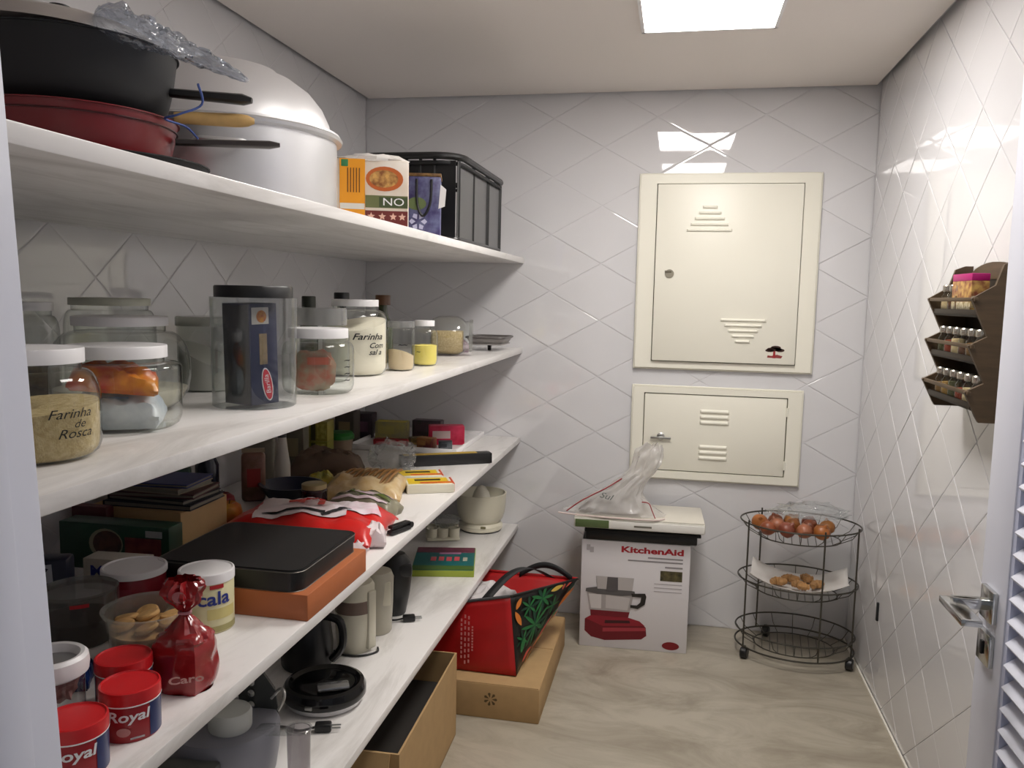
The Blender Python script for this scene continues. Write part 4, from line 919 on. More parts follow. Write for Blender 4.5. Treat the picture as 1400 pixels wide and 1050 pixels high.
for c, lb in (((-.804, 1.078), 'red baking powder tin at the front, lettered and whole in view'), ((-.812, .968), 'red baking powder tin cut by the door jamb, nearest the camera'), ((-.874, 1.158), 'red baking powder tin standing behind the lettered one')):
    t, fr_ = tin('baking_powder_tin', lb, c, S3, .043, .078, .020, M_TINR, M_RED, .0445, group='red baking powder tins')
    obj('collar', MB().lathe([(.0440, .0555), (.0448, .0570), (.0440, .0585)], 40, cap0=False, cap1=False), M_INKW, t)
    band(t, .043, .003, .055, .65, 1.6, fr_, M_TINB); band(t, .043, .003, .055, -1.9, -1.3, fr_, M_TINB)
    obj('lettering', wrap(text_mb('Royal', .022, shear=.15, sx=1.25, weight=.0005), .043, -.10, .041, fr_, .0012), M_INKW, t, smooth=False)
    obj('emblem', wrap(MB().prism([(.010*cos(2*pi*i/16), .007*sin(2*pi*i/16)) for i in range(16)], 0, 0.0001), .043, -.25, .018, fr_, .0012), mat('emblem_rose', 'c98a86', rough=.4), t, smooth=False)
    obj('text_line', wrap(MB().box((0, 0, 0), (.020, .003, .0002)), .043, .20, .007, fr_, .0012), M_INKW, t, smooth=False)
gt, fr_ = tin('milk_powder_can', 'cream coloured food can with blue lettering and a white lid', (-.913, 1.468), S3, .053, .122, .020, mat('can_cream', 'd9d2a8', rough=.35), M_WHITE, .0545, cat='can')
obj('lettering', wrap(text_mb('cala', .038, sx=1.15, weight=.0008), .053, .26, .072, fr_, .0012), M_INKB, gt, smooth=False)
band(gt, .053, .0925, .1005, .10, .62, fr_, M_INKR, 'red_tab', .0012)
band(gt, .053, .004, .016, -.5, 1.4, fr_, mat('can_olive', 'a8a06a', rough=.4)); band(gt, .053, .030, .052, .0, 1.2, fr_, mat('can_straw', 'cfc27e', rough=.4))
rt, fr_ = tin('cocoa_can', 'dark red can with a plain white lid, behind the cellophane bag', (-1.098, 1.497), S3, .062, .102, .014, mat('can_red', '8a1626', rough=.35), M_WHITE, .065, cat='can')
band(rt, .062, .030, .070, -.9, -.1, fr_, mat('can_rose', 'a3414c', rough=.4))
# white ring-lid canister at the left edge
wl_t = thing('screw_canister', 'clear canister with a thick white ring lid by the jamb', 'canister', (-.925, 1.060, S3))
obj('tub', MB().lathe([(0, .001), (.043, .001), (.045, .004), (.045, .088)], 36, cap1=False), M_PLAST, wl_t)
obj('lid_ring', MB().lathe([(.046, .084), (.051, .088), (.0525, .100), (.051, .112), (.046, .117), (.040, .116), (.037, .108), (.037, .100)], 40, cap0=False, cap1=False), M_WHITE, wl_t)
obj('lid_disc', MB().lathe([(.038, .100), (.038, .103), (0, .103)], 32), glass('lid_window', 'd6d4d4', rough=.2, haze=.4), wl_t)
obj('contents', blob(.034, .034, .030, (0, 0, .070), 20, 12, .3, 4, 4), mat('pink_candy', 'b98a84', rough=.6, col2='8a5a54', vscale=50), wl_t)
# tub of cookies
tk = thing('cookie_tub', 'open clear plastic tub of biscuits behind the red cellophane bag', 'tub', (-.930, 1.305, S3))
obj('tub', MB().lathe([(0, .001), (.060, .001), (.063, .004), (.074, .094), (.080, .096), (.081, .100), (.077, .101), (.072, .098), (.060, .006), (0, .005)], 44), glass('tub_plastic', 'eeeeea', rough=.12, haze=.22, hazecol='d8d6ce'), tk)
_bm = MB().lathe([(0, 0), (.018, 0), (.021, .003), (.021, .006), (.018, .009), (0, .010)], 16).mesh('biscuit'); _bm.materials.append(mat('biscuit', 'd2a568', rough=.75, var=.3, vscale=50))
pos = ['front left', 'front right', 'back left', 'back right', 'middle', 'left edge', 'right edge']
for k, (x, y) in enumerate(((-.03, -.032), (.022, -.036), (-.026, .034), (.026, .032), (0, 0), (-.045, .0), (.046, -.002))):
    o = obj('biscuit', _bm, None, None, (-.930+x, 1.305+y, S3+.070+(.010 if k == 4 else 0)), (random.uniform(-.35, .35), random.uniform(-.35, .35), k)); tag(o, f'round golden biscuit at the {pos[k]} of the open tub', 'biscuit', 'biscuits in the open tub')
obj('contents', MB().lathe([(0, .007), (.058, .007), (.066, .062), (0, .066)], 28), mat('biscuit', 'd2a568'), tk)
# red cellophane bag
rc = thing('cellophane_bag', 'red cellophane gift bag tied at the neck, at the shelf front', 'bag', (-.806, 1.228, S3))
def cello(u, v):
    a = 2*pi*u; z = v*.190
    pr = ((0, .046), (.01, .050), (.07, .050), (.095, .043), (.118, .020), (.128, .0085), (.134, .0085), (.146, .024), (.162, .036), (.180, .036), (.190, .026))
    r = pr[-1][1]
    for (z0, r0), (z1, r1) in zip(pr, pr[1:]):
        if z0 <= z <= z1: r = r0+(r1-r0)*(z-z0)/(z1-z0); break
    k = 1 + .10*noise.noise(Vector((cos(a)*2, sin(a)*2, z*30))) + ((.55 if z > .134 else .22)*noise.noise(Vector((cos(a)*4, sin(a)*4, z*45))) if z > .085 else 0)
    sq = 1/max(abs(cos(a)), abs(sin(a)))**.55 if z < .1 else 1
    return (r*k*sq*cos(a)*.92, r*k*sq*sin(a)*.8, z)
M_CELLO = mat('red_cellophane', '9e1c20', rough=.2, var=.25, vscale=14, coat=.6)
obj('body', MB().grid(40, 44, cello, wrap=True), M_CELLO, rc, angle=25); obj('base', MB().lathe([(0, .0005), (.046, .0005)], 24, sy=.85), M_CELLO, rc)
obj('tie', MB().tube(ring(.0095, .0085, .131, 18), .0028, 6, closed=True), mat('tie_pink', 'c98a94', rough=.4), rc)
fr_ = Vector((.806, -1.228, 0)).normalized()
obj('lettering', upright(text_mb('Caro', .018, sx=1.5, weight=.0004), tuple(fr_*.0535+Vector((0, 0, .034))), radians(33)), mat('cello_ink', 'd4a39a', rough=.5), rc, smooth=False)
obj('crest', wrap(MB().prism([(.010*cos(2*pi*i/14), .010*sin(2*pi*i/14)) for i in range(14)], 0, .0001), .028, -.3, .168, fr_, .004), mat('cello_rose', 'b4767a', rough=.4), rc, smooth=False)
# translucent container and the packets at the far left
tc_ = thing('food_container', 'cloudy lidded food container left of the dark red can', 'container', (-1.110, 1.345, S3))
obj('tub', MB().lathe([(0, .001), (.056, .001), (.060, .004), (.068, .078), (.072, .080), (.072, .104), (.068, .106), (.066, .098), (0, .096)], 40), glass('grey_plastic', 'd8d8d4', rough=.15, haze=.35, hazecol='8f8f8a'), tc_)
obj('contents', MB().lathe([(0, .004), (.056, .004), (.062, .050), (0, .052)], 28), mat('brown_sauce', '3b2416', rough=.6), tc_)
band(tc_, .0722, .088, .095, -.2, .25, Vector((.63, -.77, 0)), M_INKR, 'label')
bp_ = thing('blue_packet', 'dark blue foil packet lying behind the red baking powder tins', 'packet', (-1.005, 1.180, S3), .5)
obj('pouch', bag(.085, .075, .045, .35, 5), mat('foil_blue', '16306e', rough=.25, var=.4, vscale=30), bp_)
bk_ = thing('blue_packet', 'tall dark blue packet with a white mark in the far left corner', 'packet', (-1.290, 1.480, S3), .35)
obj('pouch', MB().box((0, 0, .055), (.090, .05, .110), bev=.008), mat('navy_pack', '10162e', rough=.4), bk_); obj('mark_print', upright(MB().prism([(-.02, -.02), (.022, -.018), (.02, .022), (-.014, .018)], 0, .0008), (-.005, -.0255, .078)), mat('mark_grey', 'b6bac2', rough=.5), bk_, smooth=False)
obj('mark_stroke', upright(MB().prism([(-.012, -.012), (-.006, -.014), (.014, .012), (.008, .014)], 0, .0008), (-.005, -.0265, .078)), mat('navy_pack', '10162e'), bk_, smooth=False)
gb_ = thing('green_box', 'dark green food box with a printed picture, before the kraft box', 'box', (-1.310, 1.712, S3), radians(2))
obj('carton', MB().box((0, .03, .057), (.290, .06, .114), bev=.002), mat('box_green', '14402a', rough=.4, var=.3, vscale=12), gb_)
obj('print', upright(MB().prism([(.045*cos(2*pi*i/20), .038*sin(2*pi*i/20)) for i in range(20)], 0, .0008), (-.020, -.0002, .065)), mat('print_ring', '8f8a72', rough=.5), gb_, smooth=False)
obj('print', upright(MB().prism([(.038*cos(2*pi*i/20), .032*sin(2*pi*i/20)) for i in range(20)], 0, .0008), (-.016, -.0008, .066)), mat('print_cake', '3a211a', rough=.5, col2='5e3a2e', vscale=40), gb_, smooth=False)
obj('print', patch(MB(), .03, .125, .020, .085, -.0004), mat('print_berry', '5c1420', rough=.4, col2='7c3a34', vscale=35), gb_); obj('print', patch(MB(), .085, .128, .088, .104, -.0006), mat('print_label', 'a9adad', rough=.5), gb_)
mb_ = thing('white_box', 'small white box with blue lettering in front of the green box', 'box', (-1.225, 1.590, S3), radians(4))
obj('carton', MB().box((0, .03, .036), (.140, .055, .072), bev=.002), mat('carton_offwhite', 'c9c2b4', rough=.45), mb_)
obj('lettering', upright(text_mb('Moç', .036, sx=1.2, weight=.001), (-.015, .0020, .042)), M_INKB, mb_, smooth=False)
kx = thing('kraft_box', 'plain kraft carton under the stack of notebooks', 'box', (-1.355, 1.850, S3))
obj('carton', MB().box((0, .11, .056), (.270, .22, .112), bev=.002), M_KRAFT, kx); obj('flap', MB().box((0, .05, .1125), (.265, .10, .002)), M_KRAFT, kx); obj('flap', MB().box((0, .165, .1125), (.265, .10, .002)), M_KRAFT, kx)
zz = S3+.114
for k, (w_, d_, h_, col, lb, rz) in enumerate(((.250, .17, .014, '1a1d2a', 'bottom dark notebook of the stack on the kraft carton', .02), (.230, .16, .012, '15161a', 'second black notebook in the stack on the kraft carton', -.06), (.235, .15, .012, '4a1f22', 'maroon notebook, third in the stack on the kraft carton', .10), (.190, .15, .014, '8c7f6c', 'beige notebook near the top of the stack', -.05), (.200, .14, .010, '1c2a66', 'blue notebook on top of the stack', .08))):
    nb = thing('notebook', lb, 'notebook', (-1.330, 1.950, zz), rz, group='stacked notebooks')
    obj('pages', MB().box((0, 0, h_/2), (w_-.006, d_-.006, h_-.004)), mat('page_edge', '7c766a', rough=.8), nb)
    cv = MB().box((0, 0, .0012), (w_, d_, .0024)); cv.box((0, 0, h_-.0012), (w_, d_, .0024)); cv.box((-w_/2+.001, 0, h_/2), (.002, d_, h_)); obj('cover', cv, mat('cover_%d' % k, col, rough=.5), nb); zz += h_+.0003
# orange box with the black tin
og = thing('orange_box', 'flat copper orange gift box under the black tin', 'box', (-.852, 1.700, S3))
obj('carton', MB().box((0, 0, .028), (.252, .328, .056), bev=.002), mat('copper_card', 'b5673a', rough=.5, var=.06, vscale=8), og)
bt = thing('black_tin', 'large black flat tin box on the orange gift box', 'tin', (-.915, 1.700, S3+.0563))
def rbox2(hx, hy, z0, z1, r): 
    a = rr(hx, hy, z0, r); b = rr(hx, hy, z1, r); n = len(a)
    return MB().add(a+b, [(i, (i+1) % n, n+(i+1) % n, n+i) for i in range(n)]+[tuple(range(n-1, -1, -1)), tuple(range(n, 2*n))])
M_TINK = mat('tin_black', '121213', rough=.42)
obj('base', rbox2(.168, .158, 0, .026, .03), M_TINK, bt); obj('lid', rbox2(.171, .161, .0255, .0425, .032), M_TINK, bt); obj('lid_top', rbox2(.163, .153, .0425, .045, .028), mat('tin_black_top', '191919', rough=.5), bt)
obj('lid_seam', MB().tube(rr(.1712, .1612, .0425, .032), .0010, 4, closed=True), mat('tin_edge', '6a6660', rough=.4, metal=.6), bt)
obj('lid_seam', MB().tube(rr(.1685, .1585, .0005, .03), .0010, 4, closed=True), mat('tin_edge', '6a6660'), bt)
# rice bag behind the tin
rg = thing('rice_bag', 'red and white printed rice bag lying behind the black tin', 'bag', (-.995, 2.120, S3), radians(4))
rbm = bag(.43, .29, .078, .22, 8, 40, 26, 4.5)
obj('sack', rbm, mat('sack_red', 'd01f1c', rough=.28, var=.15, vscale=10), rg)
def patch_on(bagmb, cx, cy, sx, sy, rot, nu=14, nv=10, lift=.0035):
    """a printed patch draped over the top of the pack, sampled from its top sheet"""
    vt = [Vector(p) for p in bagmb.v[:40*26]]
    def zat(x, y):
        best = sorted(vt, key=lambda p: (p.x-x)**2+(p.y-y)**2)[:3]; ws = [1/((p.x-x)**2+(p.y-y)**2+1e-6) for p in best]
        return sum(p.z*w for p, w in zip(best, ws))/sum(ws)
    def fn(u, v):
        x0, y0 = (u-.5)*sx, (v-.5)*sy; x = cx+x0*cos(rot)-y0*sin(rot); y = cy+x0*sin(rot)+y0*cos(rot); return (x, y, zat(x, y)+lift)
    return MB().grid(nu, nv, fn), zat
pm_, zat = patch_on(rbm, -.025, .025, .25, .22, .25, 20, 16); obj('white_panel', pm_, mat('sack_white', 'e6d9da', rough=.3, var=.08, vscale=25), rg)
pm_, _ = patch_on(rbm, .11, .06, .13, .14, .5, 14, 14); obj('white_panel', pm_, mat('sack_pink', 'dfb9c4', rough=.3, col2='eee6ea', vscale=18), rg)
pm_, _ = patch_on(rbm, -.02, -.065, .17, .010, .22, lift=.006); obj('black_swash', pm_, M_INK, rg)
pm_, _ = patch_on(rbm, .09, -.030, .09, .010, .75, lift=.006); obj('black_swash', pm_, M_INK, rg)
q = text_mb('Ti', .110, sx=1.2, weight=.003); q.v = [(x*cos(.25)-y*sin(.25)-.010, x*sin(.25)+y*cos(.25)+.012, zat(x*cos(.25)-y*sin(.25)-.010, x*sin(.25)+y*cos(.25)+.012)+.009) for x, y, z in q.v]; obj('lettering', q, mat('sack_ink', 'c4302c', rough=.35), rg, smooth=False)
obj('fold', bag(.07, .12, .05, .3, 3, 14, 12), mat('sack_white', 'e6d9da'), rg, loc=(.200, -.050, .002), rot=(0, 0, .3))
obj('fold', bag(.05, .09, .03, .3, 6, 12, 10), mat('sack_white', 'e6d9da'), rg, loc=(.175, -.115, .004), rot=(0, 0, .5))
bc = thing('bag_clip', 'black plastic bag clip at the shelf edge by the rice bag', 'clip', (-.757, 2.200, S3), radians(70))
obj('jaw', MB().box((0, 0, .008), (.085, .022, .012), bev=.003), M_BLACK, bc); obj('jaw', MB().box((.005, .004, .021), (.080, .020, .010), bev=.003), M_BLACK, bc); obj('hinge', MB().tube([(.046, -.010, .014), (.046, .014, .014)], .009, 10), M_BLACK, bc)
# brown bag with pasta, wrap, crumpled bag
pg = thing('pasta_bag', 'clear bag of brown pasta behind the rice bag', 'bag', (-1.010, 2.590, S3), radians(12))
obj('film', bag(.26, .27, .075, .3, 15), mat('pasta_film', 'bd9a63', rough=.3, col2='d9c49a', vscale=24, coat=.4), pg)
for k in range(9): obj('pasta_strand', MB().tube(smooth_path([(-.09+.02*k, -.10, .050), (-.06+.02*k, -.02, .082), (-.05+.02*k, .08, .072)]), .005, 6), mat('pasta', '8a5f2a', rough=.5), pg)
sg2 = thing('striped_packet', 'striped pink and green soft packet leaning on the pasta bag', 'packet', (-.930, 2.375, S3), radians(-10))
spm = bag(.22, .10, .062, .25, 21, 40, 26)
obj('pouch', spm, mat('stripe_base', '8f8a74', rough=.3, var=.4, vscale=20), sg2)
for k, col in enumerate(('d9c6cc', '5d6a34', 'cdb7bf', 'c9c2a4')):
    pm_, _ = patch_on(spm, 0, -.032+.020*k, .19, .009, .05); obj('stripe', pm_, mat('stripe_'+col, col, rough=.3), sg2)
cr = thing('crumpled_film', 'crumpled clear film lying behind the pasta bag', 'film', (-1.050, 2.960, S3), .3)
obj('film', blob(.085, .070, .062, (0, 0, .058), 30, 18, .4, 3.4, 9, flat=-.057), M_FILM, cr)
for k, (x, y, rz, lb) in enumerate(((-.900, 2.835, radians(24), 'yellow and red wafer packet lying behind the other one'), (-.828, 2.722, radians(24), 'yellow and red wafer packet nearest the shelf edge'))):
    wf = thing('wafer_packet', lb, 'packet', (x, y, S3), rz, group='yellow wafer packets')
    obj('wrapper', MB().box((0, 0, .016), (.165, .105, .032), bev=.004), mat('wafer_white', 'e3dfcc', rough=.35), wf)
    obj('yellow_band', MB().box((-.005, .002, .0322), (.140, .088, .0012)), mat('wafer_yellow', 'e8c62c', rough=.35), wf)
    obj('orange_band', MB().box((.02, -.030, .0332), (.110, .022, .0012)), mat('wafer_orange', 'e0702a', rough=.35), wf)
    obj('black_band', MB().box((-.005, .012, .0332), (.090, .020, .0012)), mat('wafer_black', '2c2a1c', rough=.5), wf)
    obj('red_end', MB().box((.079, 0, .018), (.008, .10, .030), bev=.002), mat('wafer_red', 'd0502e', rough=.35), wf)
fl_ = thing('foil_box', 'long black roll box with a yellow stripe lying across the shelf', 'box', (-.895, 3.160, S3), radians(30))
obj('carton', MB().box((0, 0, .022), (.370, .050, .044), bev=.003), M_BLACK, fl_); obj('stripe', MB().box((-.02, .002, .0445), (.300, .034, .001)), mat('stripe_gold', 'b89a3e', rough=.4), fl_)
obj('end_cap', MB().box((.187, 0, .022), (.006, .048, .042), bev=.002), M_BLACKG, fl_)
# white tray with small packets
ty = thing('white_tray', 'shallow white tray of sachets at the far end of the shelf', 'tray', (-1.145, 3.610, S3))
obj('base', MB().box((0, 0, .004), (.47, .50, .008)), M_WHITE, ty)
for c, d in (((0, -.250, .012), (.49, .010, .024)), ((0, .250, .012), (.49, .010, .024)), ((.240, 0, .012), (.010, .50, .024)), ((-.240, 0, .012), (.010, .50, .024))): obj('rim', MB().box(c, d, bev=.003), M_WHITE, ty)
for x, y, z, w_, d_, h_, rz, c1, c2, lb, nm in (
    (-1.225, 3.440, .0, .150, .045, .030, .05, 'b02030', '8a1822', 'flat red sachet box at the front of the white tray', 'sachet_box'),
    (-1.275, 3.600, .0, .150, .060, .085, .10, '8f8a6a', 'a59a5a', 'olive carton with a yellow top in the white tray', 'sachet_box'),
    (-1.005, 3.560, .0, .160, .060, .085, .35, 'b5123a', 'd2345a', 'bright crimson carton in the white tray', 'sachet_box'),
    (-1.060, 3.440, .0, .075, .05, .045, -.2, '5a1a24', '9a6a3a', 'small maroon sachet box at the front of the tray', 'sachet_box'),
    (-1.140, 3.720, .0, .14, .06, .080, .0, '2a2f2a', '4a3a44', 'dark carton at the back of the white tray', 'sachet_box'),
    (-.975, 3.440, .0, .06, .04, .035, .3, '6e7478', '2e3236', 'grey sachet box at the right front of the tray', 'sachet_box'),
    (-1.130, 3.520, .0, .07, .05, .03, .6, 'a0803a', '5a4a22', 'golden brown sachet box in the middle of the tray', 'sachet_box')):
    o = thing(nm, lb, 'carton', (x, y, S3+.0085+z), rz, group='small cartons in the white tray')
    obj('carton', MB().box((0, 0, h_/2), (w_, d_, h_), bev=.003), mat('sb_'+c1, c1, rough=.35, col2=c2, vscale=22), o)
    obj('top_print', MB().box((0, 0, h_+.0006), (w_*.94, d_*.9, .0012)), mat('sbt_'+c2, {'a59a5a': 'c9b41e'}.get(c2, c2), rough=.35), o)
    obj('front_print', patch(MB(), -w_*.40, w_*.1, h_*.35, h_*.75, -d_/2-.0005), mat('sbf_'+c1, {'b5123a': 'd8c4c0', 'b02030': 'c24a54'}.get(c1, c2), rough=.4), o)
gl_ = thing('green_lid_tub', 'small tub with a green lid left of the white tray', 'tub', (-1.405, 3.300, S3))
obj('tub', MB().lathe([(0, 0), (.050, 0), (.056, .058)], 28), mat('tub_tan', '8a7664', rough=.4), gl_); obj('lid', MB().lathe([(.060, .056), (.060, .072), (.050, .084), (0, .086)], 28), mat('lid_green', '1f6a24', rough=.4), gl_)
for k, (z, lb) in enumerate(((0, 'lower olive green carton of the stack by the left wall'), (.0805, 'upper yellow green carton of the stack by the left wall'))):
    yb = thing('tea_carton', lb, 'carton', (-1.425, 3.115, S3+z), .12, group='stacked olive tea cartons')
    obj('carton', MB().box((0, 0, .040), (.110, .09, .080), bev=.002), mat('olive_%d' % k, ('7c7a22', '8f8636')[k], rough=.45), yb); obj('side_print', patch(MB(), .012, .05, .012, .070, -.0455), mat('olive_pale', 'b5ac5a', rough=.5, col2='8a842e', vscale=60), yb); obj('dark_print', patch(MB(), -.012, .006, .004, .074, -.0455), mat('olive_dark', '3c3a16', rough=.5), yb)
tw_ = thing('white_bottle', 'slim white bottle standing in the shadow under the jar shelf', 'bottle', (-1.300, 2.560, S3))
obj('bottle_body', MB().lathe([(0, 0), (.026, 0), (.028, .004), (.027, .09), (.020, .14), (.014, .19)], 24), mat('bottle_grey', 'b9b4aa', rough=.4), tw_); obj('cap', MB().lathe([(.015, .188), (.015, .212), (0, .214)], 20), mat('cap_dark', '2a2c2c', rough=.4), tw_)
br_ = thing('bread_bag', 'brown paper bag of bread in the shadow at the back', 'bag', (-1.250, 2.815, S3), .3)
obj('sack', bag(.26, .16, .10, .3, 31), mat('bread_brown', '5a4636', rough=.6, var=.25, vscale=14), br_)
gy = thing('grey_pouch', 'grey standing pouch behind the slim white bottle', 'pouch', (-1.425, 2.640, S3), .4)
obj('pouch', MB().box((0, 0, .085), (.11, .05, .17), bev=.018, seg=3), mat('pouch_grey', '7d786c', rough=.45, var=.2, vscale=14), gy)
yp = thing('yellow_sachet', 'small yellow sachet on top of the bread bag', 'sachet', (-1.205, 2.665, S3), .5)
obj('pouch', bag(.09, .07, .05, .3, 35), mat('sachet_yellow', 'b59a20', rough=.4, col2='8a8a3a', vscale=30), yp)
bb = thing('blue_bowl', 'dark blue bowl behind the red rice bag', 'bowl', (-1.205, 2.430, S3))
obj('bowl', MB().lathe([(0, 0), (.055, 0), (.060, .006), (.098, .060), (.102, .064), (.097, .064), (.056, .012), (0, .010)], 40), mat('bowl_navy', '0f1830', rough=.3), bb)
jl = thing('jam_jar', 'jam jar with a pale gold lid behind the rice bag', 'jar', (-1.075, 2.325, S3))
obj('jar_body', MB().lathe([(0, 0), (.038, 0), (.040, .004), (.040, .075), (.034, .082)], 28), mat('jam_dark', '2a1a20', rough=.15), jl); obj('lid', MB().lathe([(.038, .080), (.038, .094), (.034, .096), (0, .096)], 28), mat('lid_gold', 'a89a70', rough=.35, metal=.3), jl)
ap = thing('apple', 'red and yellow apple beside the notebooks', 'apple', (-1.252, 2.135, S3), group='apples on the packet shelf')
def apple_mesh(): return MB().lathe([(.0, .006), (.010, .001), (.022, .004), (.034, .020), (.038, .040), (.033, .060), (.020, .070), (.008, .066), (.002, .060)], 24)
obj('fruit', apple_mesh(), mat('apple_red', 'b03a24', rough=.3, col2='c99a3a', vscale=14), ap); obj('stem', MB().tube([(0, 0, .060), (.004, 0, .080)], .0018, 6), mat('stem_brown', '4a3a22'), ap)
ap2 = thing('apple', 'dark red apple behind the yellow one', 'apple', (-1.325, 2.225, S3), group='apples on the packet shelf')
obj('fruit', apple_mesh(), mat('apple_dark', '7c1420', rough=.3, var=.3, vscale=14), ap2); obj('stem', MB().tube([(0, 0, .060), (-.003, .002, .080)], .0018, 6), mat('stem_brown', '4a3a22'), ap2)
gs = thing('green_pack', 'dark green pack wedged between the notebooks and the apples', 'packet', (-1.440, 2.150, S3), .5)
obj('pouch', MB().box((0, 0, .08), (.10, .06, .16), bev=.012), mat('pack_green', '1c4a3c', rough=.35, var=.4, vscale=25), gs)

# ================================================================== lowest shelf: appliances
M_CREAM = mat('cream_plastic', 'd6d1bd', rough=.35)
co = thing('citrus_juicer', 'cream rounded appliance with an open bowl at the far shelf end', 'juicer', (-.885, 3.762, S4))
obj('base', MB().lathe([(0, .006), (.098, .006), (.104, .012), (.104, .028), (.094, .040), (.090, .044)], 44), M_CREAM, co); obj('foot_ring', MB().lathe([(0, 0), (.096, 0), (.098, .007), (0, .007)], 40), M_BLACK, co)
obj('bowl', MB().lathe([(.090, .043), (.104, .060), (.113, .090), (.118, .140), (.120, .176), (.121, .180), (.114, .181), (.108, .150), (.07, .10), (0, .09)], 48, cap0=True), M_CREAM, co)
obj('cone', MB().lathe([(.06, .10), (.05, .13), (.036, .180), (.020, .206), (0, .214)], 24), mat('cream_light', 'dcd8c8', rough=.35), co); obj('switch', MB().box((.035, -.099, .034), (.024, .010, .010), bev=.002), mat('switch_olive', '6e6848', rough=.4), co)
ec = thing('egg_tray', 'cream moulded tray of cups beside the juicer', 'tray', (-1.005, 3.530, S4), radians(22))
obj('tray', MB().box((0, .03, .010), (.150, .10, .014), bev=.004), M_CREAM, ec)
for k in range(3):
    for r_ in range(2): obj('cup', MB().lathe([(.018, .0), (.024, .006), (.026, .050), (.023, .050), (.018, .010), (0, .008)], 18, c=(-.05+.05*k, .005+.05*r_, .008)), M_CREAM, ec)
cf = thing('film_bundle', 'bunched clear film lying in the cream cup tray', 'film', (-1.000, 3.560, S4+.058), .4); obj('film', blob(.06, .04, .026, (0, 0, .027), 24, 12, .4, 3.6, 13), M_FILM, cf)
gm = thing('game_box', 'flat teal printed box with a lime edge on the lowest shelf', 'box', (-.905, 3.205, S4), radians(12.5))
obj('carton', MB().box((0, 0, .013), (.250, .30, .026), bev=.002), mat('game_lime', '9aa83a', rough=.45), gm); obj('cover', MB().box((0, 0, .0265), (.246, .296, .002)), mat('game_teal', '1c6a6a', rough=.3, var=.2, vscale=8), gm)
obj('top_print', MB().box((0, .110, .0280), (.244, .070, .001)), mat('game_maroon', '5a2434', rough=.35, col2='7c3a52', vscale=18), gm); obj('low_print', MB().box((0, -.120, .0280), (.244, .050, .001)), mat('game_green', '4c6a2a', rough=.35), gm)
for k in range(4): obj('title_print', MB().box((-.045+.032*k, -.010+.004*(k % 2), .0282), (.022, .050, .001)), mat('game_pink', 'c9505a', rough=.35), gm)
obj('title_print', MB().box((.085, -.010, .0282), (.018, .045, .001)), mat('game_pale', 'b9b4a0', rough=.35), gm); obj('title_print', MB().box((.02, .065, .0282), (.09, .022, .001)), mat('game_mauve', '9a6a8a', rough=.35), gm)
# black hand mixer with its plug
hm = thing('hand_blender', 'black upright hand appliance behind the cream grinder', 'appliance', (-.935, 2.660, S4))
obj('body', MB().lathe([(0, 0), (.040, 0), (.044, .006), (.058, .080), (.066, .150), (.060, .190), (.040, .215), (0, .222)], 32, sx=1.0, sy=.85), M_BLACK, hm)
obj('grip', MB().box((.048, -.02, .165), (.050, .040, .045), rz=.4, bev=.012), M_BLACK, hm)
obj('vent', MB().box((.0, -.052, .135), (.05, .006, .03), bev=.002), M_BLACKM, hm)
def plug(label, p, rz):
    t = thing('power_plug', label, 'plug', p, rz, group='black mains plugs')
    obj('plug_body', MB().box((0, 0, .012), (.042, .026, .022), bev=.005), M_BLACK, t)
    for s in (-1, 1): obj('pin', MB().tube([(.020, s*.007, .012), (.044, s*.007, .012)], .0025, 8), M_STEEL, t)
    return t
t = plug('black mains plug beside the cream grinder', (-.858, 2.600, S4), radians(25)); obj('cable', MB().tube(smooth_path([(-.02, 0, .012), (-.045, .0, .008), (-.07, .02, .005), (-.085, .055, .005)]), .0035, 6), M_BLACK, t)
t = plug('black mains plug lying in front of the grill', (-.842, 1.868, S4), radians(18)); obj('cable', MB().tube(smooth_path([(-.02, 0, .012), (-.06, -.004, .006), (-.10, .02, .005), (-.16, .03, .005)]), .0035, 6), M_BLACK, t)
# cream coffee grinder with dark window, second one behind
cg = thing('coffee_grinder', 'cream coffee grinder with a handle and a dark cord', 'grinder', (-.955, 2.357, S4))
obj('body', MB().lathe([(0, 0), (.050, 0), (.054, .006), (.060, .060), (.062, .128)], 36), M_CREAM, cg); obj('window', MB().lathe([(.062, .128), (.060, .165), (.054, .172), (0, .172)], 36), mat('smoke_cap', '7d6a60', rough=.25), cg)
obj('lid', MB().lathe([(.061, .168), (.061, .205), (.054, .218), (0, .222)], 36), M_CREAM, cg); obj('grip', MB().box((.058, -.014, .105), (.018, .034, .185), rz=-.4, bev=.006), M_CREAM, cg)
obj('cable', MB().tube(smooth_path([(-.05, -.045, .004), (-.01, -.066, .004), (.045, -.058, .004), (.080, -.02, .004), (.072, .01, .004)]), .0035, 6), M_BLACK, cg)
cg2 = thing('coffee_grinder', 'second cream grinder close behind the one with the cord', 'grinder', (-.935, 2.500, S4)); obj('body', MB().lathe([(0, 0), (.044, 0), (.048, .006), (.052, .10), (.054, .185), (.046, .205), (0, .210)], 32), mat('cream_grey', 'b7b2a2', rough=.4), cg2); obj('panel', MB().box((.040, -.028, .14), (.030, .014, .08), rz=.5, bev=.004), M_CREAM, cg2)
